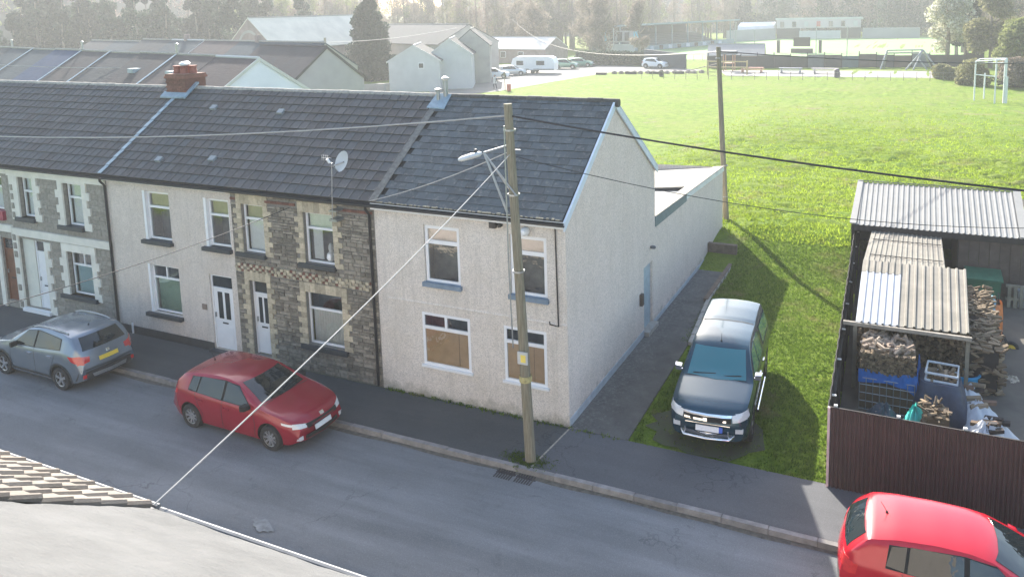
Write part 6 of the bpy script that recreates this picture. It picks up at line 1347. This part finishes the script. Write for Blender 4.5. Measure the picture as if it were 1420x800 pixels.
b = MB(); b.box(-14.5,-14.3,94,94.2,0,2.0); b.box(-20.0,-19.8,93.5,93.7,0,2.0); b.box(-20,-14.3,93.6,93.8,1.0,1.15); b.box(-20,-14.3,93.6,93.8,1.8,1.95); tag(b.build('yellow_rail', M('yellow_rail', (.38,.28,.14), .6)), 'yellow rail fence in the playground behind the tall pole', 'fence')
rk = empty('boulder_row', (-30,95,0), label='row of small pinkish boulders and timbers edging the car park', cat='boulders')
for k in range(14):
    x = -33.8+k*.95; b = MB(); b.lathe([(.0,-.1),(.42,.0),(.40,.28),(.2,.45),(0,.47)], (x, 92.6+.25*k+.3*math.sin(k*3), 0), 'Z', 7, cap=False); b.build('boulder', m_fbrick, rk)
for k in range(3): b = MB(); b.box(-32+k*3.4,-30.4+k*3.4,92.4+k*.9,92.7+k*.9,0,.35); b.build('timber', m_fdark, rk)
sh_ = far_house('pavilion_hut', 'low grey roofed hut with reddish end behind the playground', (-23.5,107.5), R(8), 9, 5.5, 1.9, 3.4, M('hut_roof', (.30,.28,.27), .85, .1, .6), M('hut_wall', (.24,.12,.10), .85), cat='hut')
# goal frame
ge = empty('goal_frame', (14,69,0), label='white steel goal frame standing on the meadow at the right edge', cat='goal')
m_goal = M('goal_paint', (.62,.64,.64), .5, .08)
bars('post', [((12.72,70.0,0),(12.72,70.0,3.9)),((13.7,71.8,0),(13.7,71.8,2.6)),((14.35,68.0,0),(14.35,68.0,4.2)),((15.4,70.0,0),(15.4,70.0,4.2))], .075, m_goal, ge); bars('post', [((15.15,68.25,0),(15.15,68.25,4.3)),((15.3,68.1,0),(15.3,68.1,2.6))], .12, m_goal, ge)
bars('crossbar', [((12.72,70,3.9),(15.15,68.25,4.2)),((12.72,70,3.9),(13.2,71.9,4.0)),((13.2,71.9,4.0),(15.4,70.0,4.2)),((12.72,70,2.6),(14.35,68,2.6)),((12.72,70,3.7),(15.15,68.25,3.9)),((14.35,68,4.2),(15.4,70,4.2))], .06, m_goal, ge)
# sports ground
b = MB(); b.slab([(-60,118,.03),(12,128,.03),(30,210,.03),(-40,222,.03)], (0,0,-.2)); tag(b.build('pitch', M('pitch_grass', (.17,.30,.09), .9, .12, .06)), kind='structure')
st = empty('grandstand', (-42,160,0), label='long covered grandstand with blue grey roof and white columns', cat='grandstand')
S0, S1 = Vector((-50.5,140,0)), Vector((-35.0,182,0)); dv = (S1-S0).normalized(); nv = Vector((-dv.y, dv.x, 0)); LS = (S1-S0).length
m_sroof = M('stand_roof', (.17,.24,.29), .6, .08, .3); m_sdark = M('stand_interior', (.02,.035,.04), .9, .15, .3); m_sconc = M('stand_terrace', (.07,.09,.10), .9, .1, .4)
def sp(s, d_, z): return S0+dv*s+nv*d_+Vector((0,0,z))
b = MB(); b.slab([sp(0,-1.5,5.7),sp(LS,-1.5,5.7),sp(LS,9,5.1),sp(0,9,5.1)], (0,0,.35)); b.build('roof', m_sroof, st)
b = MB(); b.slab([sp(0,8.6,0),sp(LS*.8,8.6,0),sp(LS*.8,8.6,5.2),sp(0,8.6,5.2)], (-.2,.1,0)); b.build('back_wall', m_sdark, st)
b = MB()
for k in range(7): b.slab([sp(0,1.2+k,0),sp(LS*.85,1.2+k,0),sp(LS*.85,1.2+k,1.1+k*.35),sp(0,1.2+k,1.1+k*.35)], nv*.95)
b.build('terrace', m_sconc, st)
b = MB(); b.slab([sp(-2,.2,0),sp(LS,.2,0),sp(LS,.2,1.1),sp(-2,.2,1.1)], nv*.15); b.build('front_wall', m_sroof, st)
for k in range(8): b = MB(); a = sp(1+k*(LS-2)/7,.6,0); b.box(a.x-.14,a.x+.14,a.y-.14,a.y+.14,0,5.7); b.build('column', m_sroof, st)
for k in range(11): b = MB(); a = sp(4+k*3.4,.1,0); b.box(a.x-.7,a.x+.7,a.y-.12,a.y-.05,.15,1.0); b.build('front_panel', m_fdark if k % 2 else m_fblue, st)
sb = empty('scoreboard', (-50,141,0), label='blue edged white scoreboard hoarding left of the grandstand', cat='scoreboard')
b = MB(); b.box(-52.6,-46.6,138.0,138.2,2.4,4.8); b.build('board', M('score_grey', (.35,.33,.35), .7), sb)
for x in (-53.8,-46.6): b = MB(); b.box(x,x+1.2,137.9,138.2,2.0,5.0); b.build('side_panel', M('sky_blue_panel', (.12,.42,.62), .6), sb)
for x in (-52.4,-50,-47.6): b = MB(); b.box(x,x+.2,138.2,138.4,0,2.4); b.build('leg', m_white, sb)
b = MB(); b.box(-52.8,-46.4,138.0,138.2,.5,2.0); b.build('lower_board', m_fwhite, sb)
for x in (-51.8,-50.2,-48.6): b = MB(); b.box(x,x+1.0,137.92,138.0,2.7,4.5); b.build('display', m_dark, sb)
s2_ = empty('clubhouse', (-15,208,0), label='white roofed stand with hoardings at the far side of the pitch', cat='stand')
b = MB(); b.slab([(-28.3,203,5.2),(-6.3,208,5.2),(-6.3,213,4.8),(-28.3,208,4.8)], (0,0,.5)); b.build('roof', m_fwhite, s2_); b = MB(); b.slab([(-28,203.2,2.9),(-6.6,208.2,2.9),(-6.6,208.2,5.2),(-28,203.2,5.2)], (0,.2,0)); b.build('hoarding', M('pinkish_hoarding', (.52,.46,.47), .7, .1, .2), s2_)
for k in range(7): b = MB(); x = -27+k*3.1; y = 203.0+k*.7; b.box(x,x+1.0,y-.05,y+.05,3.3,4.7); b.build('hoarding_panel', (m_fbrick, m_dark, m_fwhite, M('red_hoarding', (.5,.12,.1), .7))[k % 4], s2_)
b = MB(); b.slab([(-28,203.4,0),(-22,204.8,0),(-22,204.8,2.9),(-28,203.4,2.9)], (0,.2,0)); b.build('dark_bay', m_sdark, s2_); b = MB(); b.slab([(-11.5,207.1,0),(-6.6,208.3,0),(-6.6,208.3,3.2),(-11.5,207.1,3.2)], (0,.2,0)); b.build('dark_bay', m_sdark, s2_)
b = MB(); b.slab([(-22,203.5,0),(-11.5,205.5,0),(-11.5,205.5,2.2),(-22,203.5,2.2)], (0,.2,0)); b.build('white_fence', m_fwhite, s2_)
b = MB(); b.slab([(-38,186,0),(-28.5,203,0),(-28.5,203,3.0),(-38,186,3.0)], (.3,0,0)); b.slab([(-6,206,0),(8,207,0),(8,207,2.8),(-6,206,2.8)], (0,.3,0)); tag(b.build('grey_terrace_wall', M('grey_terrace', (.30,.30,.31), .9, .1, .2)), 'grey terrace wall around the far end of the pitch', 'wall')
b = MB(); b.slab([(-38,200,3.6),(-29,205,3.6),(-29,208,4.6),(-38,204,4.6)], (0,0,-3.2)); tag(b.build('far_shed', m_fblue), 'pale blue shed beyond the corner of the pitch', 'shed')
dg_ = empty('sight_screen', (-13,143,0), label='dark sight screen standing on the near touchline of the pitch', cat='screen'); b = MB(); b.box(-15.0,-11.8,143,143.3,1.3,3.1); b.build('screen', m_fdark, dg_); b = MB(); b.box(-15.4,-11.3,142.7,143.6,.0,.9); b.build('base', m_fdark, dg_)
for s, lb in ((-18.2,'dark post left of the sight screen'),(-10.2,'dark post right of the sight screen')): b = MB(); b.box(s,s+.55,143,143.5,0,2.5); tag(b.build('dark_post', m_fdark), lb, 'post')
for k, (x, y, h_, lb) in enumerate(((-43.5,118,6.0,'lamp post before the grandstand'),(-24.5,134,6.5,'tall floodlight pole left of the sight screen'),(-19.2,125,5.2,'thin fence pole near the sight screen'),(-9.2,130,5.6,'thin pole right of the sight screen'),(-4.0,131,5.6,'thin pole at the right of the pitch'))):
    b = MB(); b.tube([(x,y,0),(x,y,h_)], .09, 6); tag(b.build('floodlight_pole', m_galv), lb, 'pole')
b = MB()
for k in range(24): a = Vector((-32,119,0)).lerp(Vector((3,127,0)), k/23); b.tube([a, a+Vector((0,0,1.1))], .04, 4)
b.tube([(-32,119,1.1),(3,127,1.1)], .03, 4); tag(b.build('pitch_rail', m_galv), 'thin rail along the near side of the pitch', 'rail')
# street lamp and far poles
e = empty('street_lamp', (-59,59.5,0), label='distant street lamp before the grey gabled house', cat='street lamp'); b = MB(); b.tube([(-56.5,58.5,0),(-56.5,58.5,5.0),(-56.8,58.4,5.4),(-57.6,58.2,5.5)], .07, 6); b.build('pole', m_galv, e); b = MB(); b.box(-57.9,-57.3,58.0,58.3,5.42,5.55); b.build('lamp_head', m_white, e)
e = empty('telegraph_pole', (-58,56,0), label='distant wooden pole on the gable of the grey house', cat='utility pole'); b = MB(); b.tube([(-60.0,59.8,0),(-59.6,60,6.9)], .14, 8); b.build('pole', m_wood, e)
wire('pale wire sagging from the distant pole across the far roofs', (-59.6,60,6.5), (-120,30,8.2), 1.6, .05, m_rope)
wire('pale wire from the distant pole towards the white gables', (-59.6,60,6.3), (-50,75,7.5), .4, .03, m_rope)
wire('pale wire across the far roofs behind the chimney', (-30,21,7.0), (-80,24,7.2), .8, .02, m_rope)
b = MB(); b.tube([(-57.0,95.5,0),(-57.0,95.5,7)], .1, 6); tag(b.build('telegraph_pole', m_wood), 'distant pole behind the parked silver cars', 'utility pole')

# ------------------------------------------------------------------ trees
def tree(name, label, x, y, h_, w_, kind, mt, n=5000, size=.25, lobes=16, z0=None, seed=0, group=None, cat='tree', trunk=True):
    rs = np.random.default_rng(seed+5); e = empty(name, (x,y,0), label=label, cat=cat, group=group)
    b = MB(); zb = h_*.28 if z0 is None else z0
    if trunk:
        b.tube([(x,y,-.3),(x+.1,y,h_*.3),(x-.1,y,h_*.6),(x,y,h_*.9)], [h_*.028,h_*.022,h_*.013,h_*.004], 8)
        for k in range(11 if kind != 'conifer' else 0):
            z = h_*(.22+.055*k); a = k*2.4; r_ = w_*.42*(1-.5*k/11); b.tube([(x,y,z),(x+math.cos(a)*r_*.5,y+math.sin(a)*r_*.5,z+h_*.08),(x+math.cos(a)*r_,y+math.sin(a)*r_,z+h_*.2)], [h_*.010,h_*.007,h_*.002], 5)
        b.build('trunk', m_bark, e)
    cs, rr = [], []
    for k in range(lobes):
        if kind == 'conifer':
            t = k/(lobes-1); r_ = w_/2*(1-t)**.5*(.9+.2*rs.uniform()); a = rs.uniform(0, 6.3); cs.append((x+math.cos(a)*r_*.3, y+math.sin(a)*r_*.3, zb+(h_-zb)*t)); rr.append((max(.35,r_*.85), max(.35,r_*.85), h_*.09))
        else:
            a = rs.uniform(0, 6.3); t = rs.uniform(0, 1); r_ = w_/2*.62*math.sqrt(rs.uniform(.1, 1))*math.sin(PI*(.2+.75*t)); cs.append((x+math.cos(a)*r_, y+math.sin(a)*r_, zb+(h_-zb)*(.08+.82*t))); q = w_*rs.uniform(.12, .24); rr.append((q, q, q*.8))
    cloud('crown', cs, rr, n, size, mt, par=e, flat=.5 if kind != 'bare' else .10, shell=.35 if kind == 'bare' else .5)
    return e
tree('conifer_tree', 'tall dense dark conifer rising behind the terrace by the white gables', -65.3, 75.8, 11.6, 8.2, 'conifer', l_con, 26000, .28, 44, .3, 1)
tree('blossom_tree', 'pale blossoming tree at the top right beside the sports ground', 11.8, 121, 13.2, 9.5, 'round', l_blos, 9000, .26, 26, 1.5, 2)
tree('evergreen_tree', 'dark green tree behind the pale blossom tree', 14.6, 124, 14.5, 7, 'round', l_ever, 7000, .28, 20, 1.5, 3)
for k, (x, y, h_, w_, mt, lb) in enumerate(((17.2,112,12.5,9,l_olive,'budding olive tree right of the blossom tree'),(22,105,13,9,l_bare,'bare twiggy tree at the top right corner'),(19.5,98,7.5,7.5,l_spring,'yellow green spring tree low at the right edge'),(24,96,10,9,l_olive,'olive bare tree filling the right edge'))):
    tree('bushy_tree', lb, x, y, h_, w_, 'bare' if k == 1 else 'round', mt, 9000, .3, 24, .8, 10+k)
for k, (x, y, h_, w_, mt, lb) in enumerate(((13.5,86,2.6,5,l_olive,'sprawling brown green bramble bush behind the goal frame'),(17.5,84,3.2,6,l_bare,'bare bramble thicket right of the goal frame'),(10.8,93,2.0,4,l_olive,'low bramble bush left of the thicket'),(21,82,4.0,6,l_spring,'greenish scrub at the right edge behind the goal'))):
    tree('bush', lb, x, y, h_, w_, 'round', mt, 5000, .2, 16, .0, 30+k, cat='bush', trunk=False)
for k, (x, y, h_, w_, lb) in enumerate(((-30,122,7.5,6,'large bare tree above the dark hedge'),(-62,122,11,9,'tall bare tree behind the low pale-roofed building'),(-48,124,13,9,'tall bare tree behind the caravan'),(-54,132,15,10,'taller bare tree between the caravan and the low building'),(-70,130,13,9,'bare tree left of the low pale roof'))):
    tree('bare_tree', lb, x-(12 if k == 0 else 0), y+(6 if k == 0 else 0), h_+(4 if k == 0 else 0), w_, 'bare', l_bare, 5200, .55, 18, 1.5, 40+k, cat='tree')
def wood(name, x0_, y0_, x1_, y1_, n, hmin, hmax, mats, per=420, size=.9, depth=22, seed=0, twig=.22):
    rs = random.Random(seed); groups = {m_: ([], [], 0) for m_ in mats}
    tb_ = MB()
    for k in range(n):
        t = rs.random(); x = x0_+(x1_-x0_)*t+rs.uniform(-2,2); y = y0_+(y1_-y0_)*t+rs.uniform(0, depth); h_ = rs.uniform(hmin, hmax); mt = rs.choice(mats); w_ = h_*rs.uniform(.4,.6)
        tb_.tube([(x,y,-.3),(x+rs.uniform(-.3,.3),y,h_*.5),(x+rs.uniform(-.4,.4),y,h_*.97)], [h_*.02,h_*.014,h_*.003], 5)
        for q in range(16):
            a = rs.uniform(0,6.3); u = rs.random(); con = mt in (l_con, l_ever); r_ = w_*.36*((1-u)*1.1 if con else math.sqrt(rs.random())*math.sin(PI*(.25+.7*u))); groups[mt][0].append((x+math.cos(a)*r_, y+math.sin(a)*r_, h_*(.12 if con else .25)+h_*(.85 if con else .7)*u)); rr_ = w_*(.24*(1-u)+.07 if con else rs.uniform(.11,.24)); groups[mt][1].append((rr_, rr_, rr_*1.0))
    tb_.build(name+'_trunks', m_bark, None, kind='stuff')
    for mt, (cs, rr, _) in groups.items():
        if cs: cloud(name, cs, rr, int(len(cs)*per/6.5), size*.29, mt, 'stuff', flat=.8 if mt in (l_con, l_ever) else twig, shell=.3)
wood('evergreen_wood', -150, 62, -98, 84, 64, 11, 16, [l_ever, l_con, l_ever], 1300, .9, 20, 1)
wood('bare_woodland', -128, 100, -98, 140, 80, 12, 16, [l_bare, l_bare, l_pink, l_spring], 900, .8, 30, 2)
wood('bare_woodland', -92, 128, -50, 150, 62, 12, 17, [l_bare, l_bare, l_pink, l_olive], 900, .8, 26, 3)
wood('bare_woodland', -130, 200, -96, 205, 10, 9, 10, [l_bare, l_spring], 700, .9, 10, 4)
wood('mixed_woodland', -72, 150, -40, 214, 60, 13, 19, [l_bare, l_bare, l_spring, l_pink], 700, .9, 26, 5)
wood('mixed_woodland', -42, 216, 32, 224, 90, 13, 21, [l_bare, l_con, l_pink, l_ever, l_bare], 700, 1.0, 30, 6)
wood('mixed_woodland', 14, 135, 40, 200, 34, 12, 18, [l_bare, l_olive, l_con], 700, 1.0, 22, 7)
# hills beyond the wood
m_hill = M('wooded_hillside', (.05,.055,.04), .95, .3, .03, .6, .4, col2=(.085,.08,.06))
b = MB(); n = 90; V = []; F = []
for j in range(7):
    for i in range(n):
        a = R(-80+i*150/(n-1)); r_ = (165+72*smooth((math.degrees(a)+62)/50))+j*9.5; x, y = -10+math.sin(a)*r_, 20+math.cos(a)*r_; u = math.degrees(a); gap = math.exp(-((u+37.0)/3.6)**2); z = -.5+(j/6)**.8*(29+5*noise.noise((a*5,j*.5,2)))*(1-.99*gap)
        V.append((x,y,z))
F = [(j*n+i, (j+1)*n+i, (j+1)*n+i+1, j*n+i+1) for j in range(6) for i in range(n-1)]
b.add(V, F); tag(b.build('hills', m_hill, None, smooth=180), kind='structure')
hv = [v for v in V if v[2] < 27]
for mt, cnt, sd in ((l_bare, 420, 1), (l_pink, 200, 2), (l_con, 200, 3), (l_spring, 90, 4)):
    rs = random.Random(sd); cs = []; rr = []
    for _ in range(cnt):
        i = rs.randrange(len(V)-1); v = V[i]; 
        if v[2] < .5: v = (v[0], v[1], v[2]+1)
        gp = abs(math.degrees(math.atan2(v[0]+10, v[1]-20))+37)
        if gp < 5: continue
        cs.append((v[0]+rs.uniform(-3,3), v[1]+rs.uniform(-3,3), v[2]+1.8)); q = rs.uniform(2.0, 3.8); rr.append((q, q, q*1.1))
    cloud('hillside_wood', cs, rr, cnt*75, .5, mt, 'stuff', flat=.3, shell=.3)
# ------------------------------------------------------------------ haze
b = MB(); b.box(-420, 220, -45, 640, -2.2, 36); hz = b.build('haze', None); hz['kind'] = 'stuff'
hm = bpy.data.materials.new('haze_air'); hm.use_nodes = True; t = hm.node_tree; t.nodes.remove(t.nodes['Principled BSDF'])
pv_ = t.nodes.new('ShaderNodeVolumePrincipled'); pv_.inputs['Density'].default_value = .0012; pv_.inputs['Anisotropy'].default_value = .35; pv_.inputs['Color'].default_value = (.60,.62,.63,1)
t.links.new(pv_.outputs[0], t.nodes['Material Output'].inputs['Volume']); hz.data.materials.append(hm)
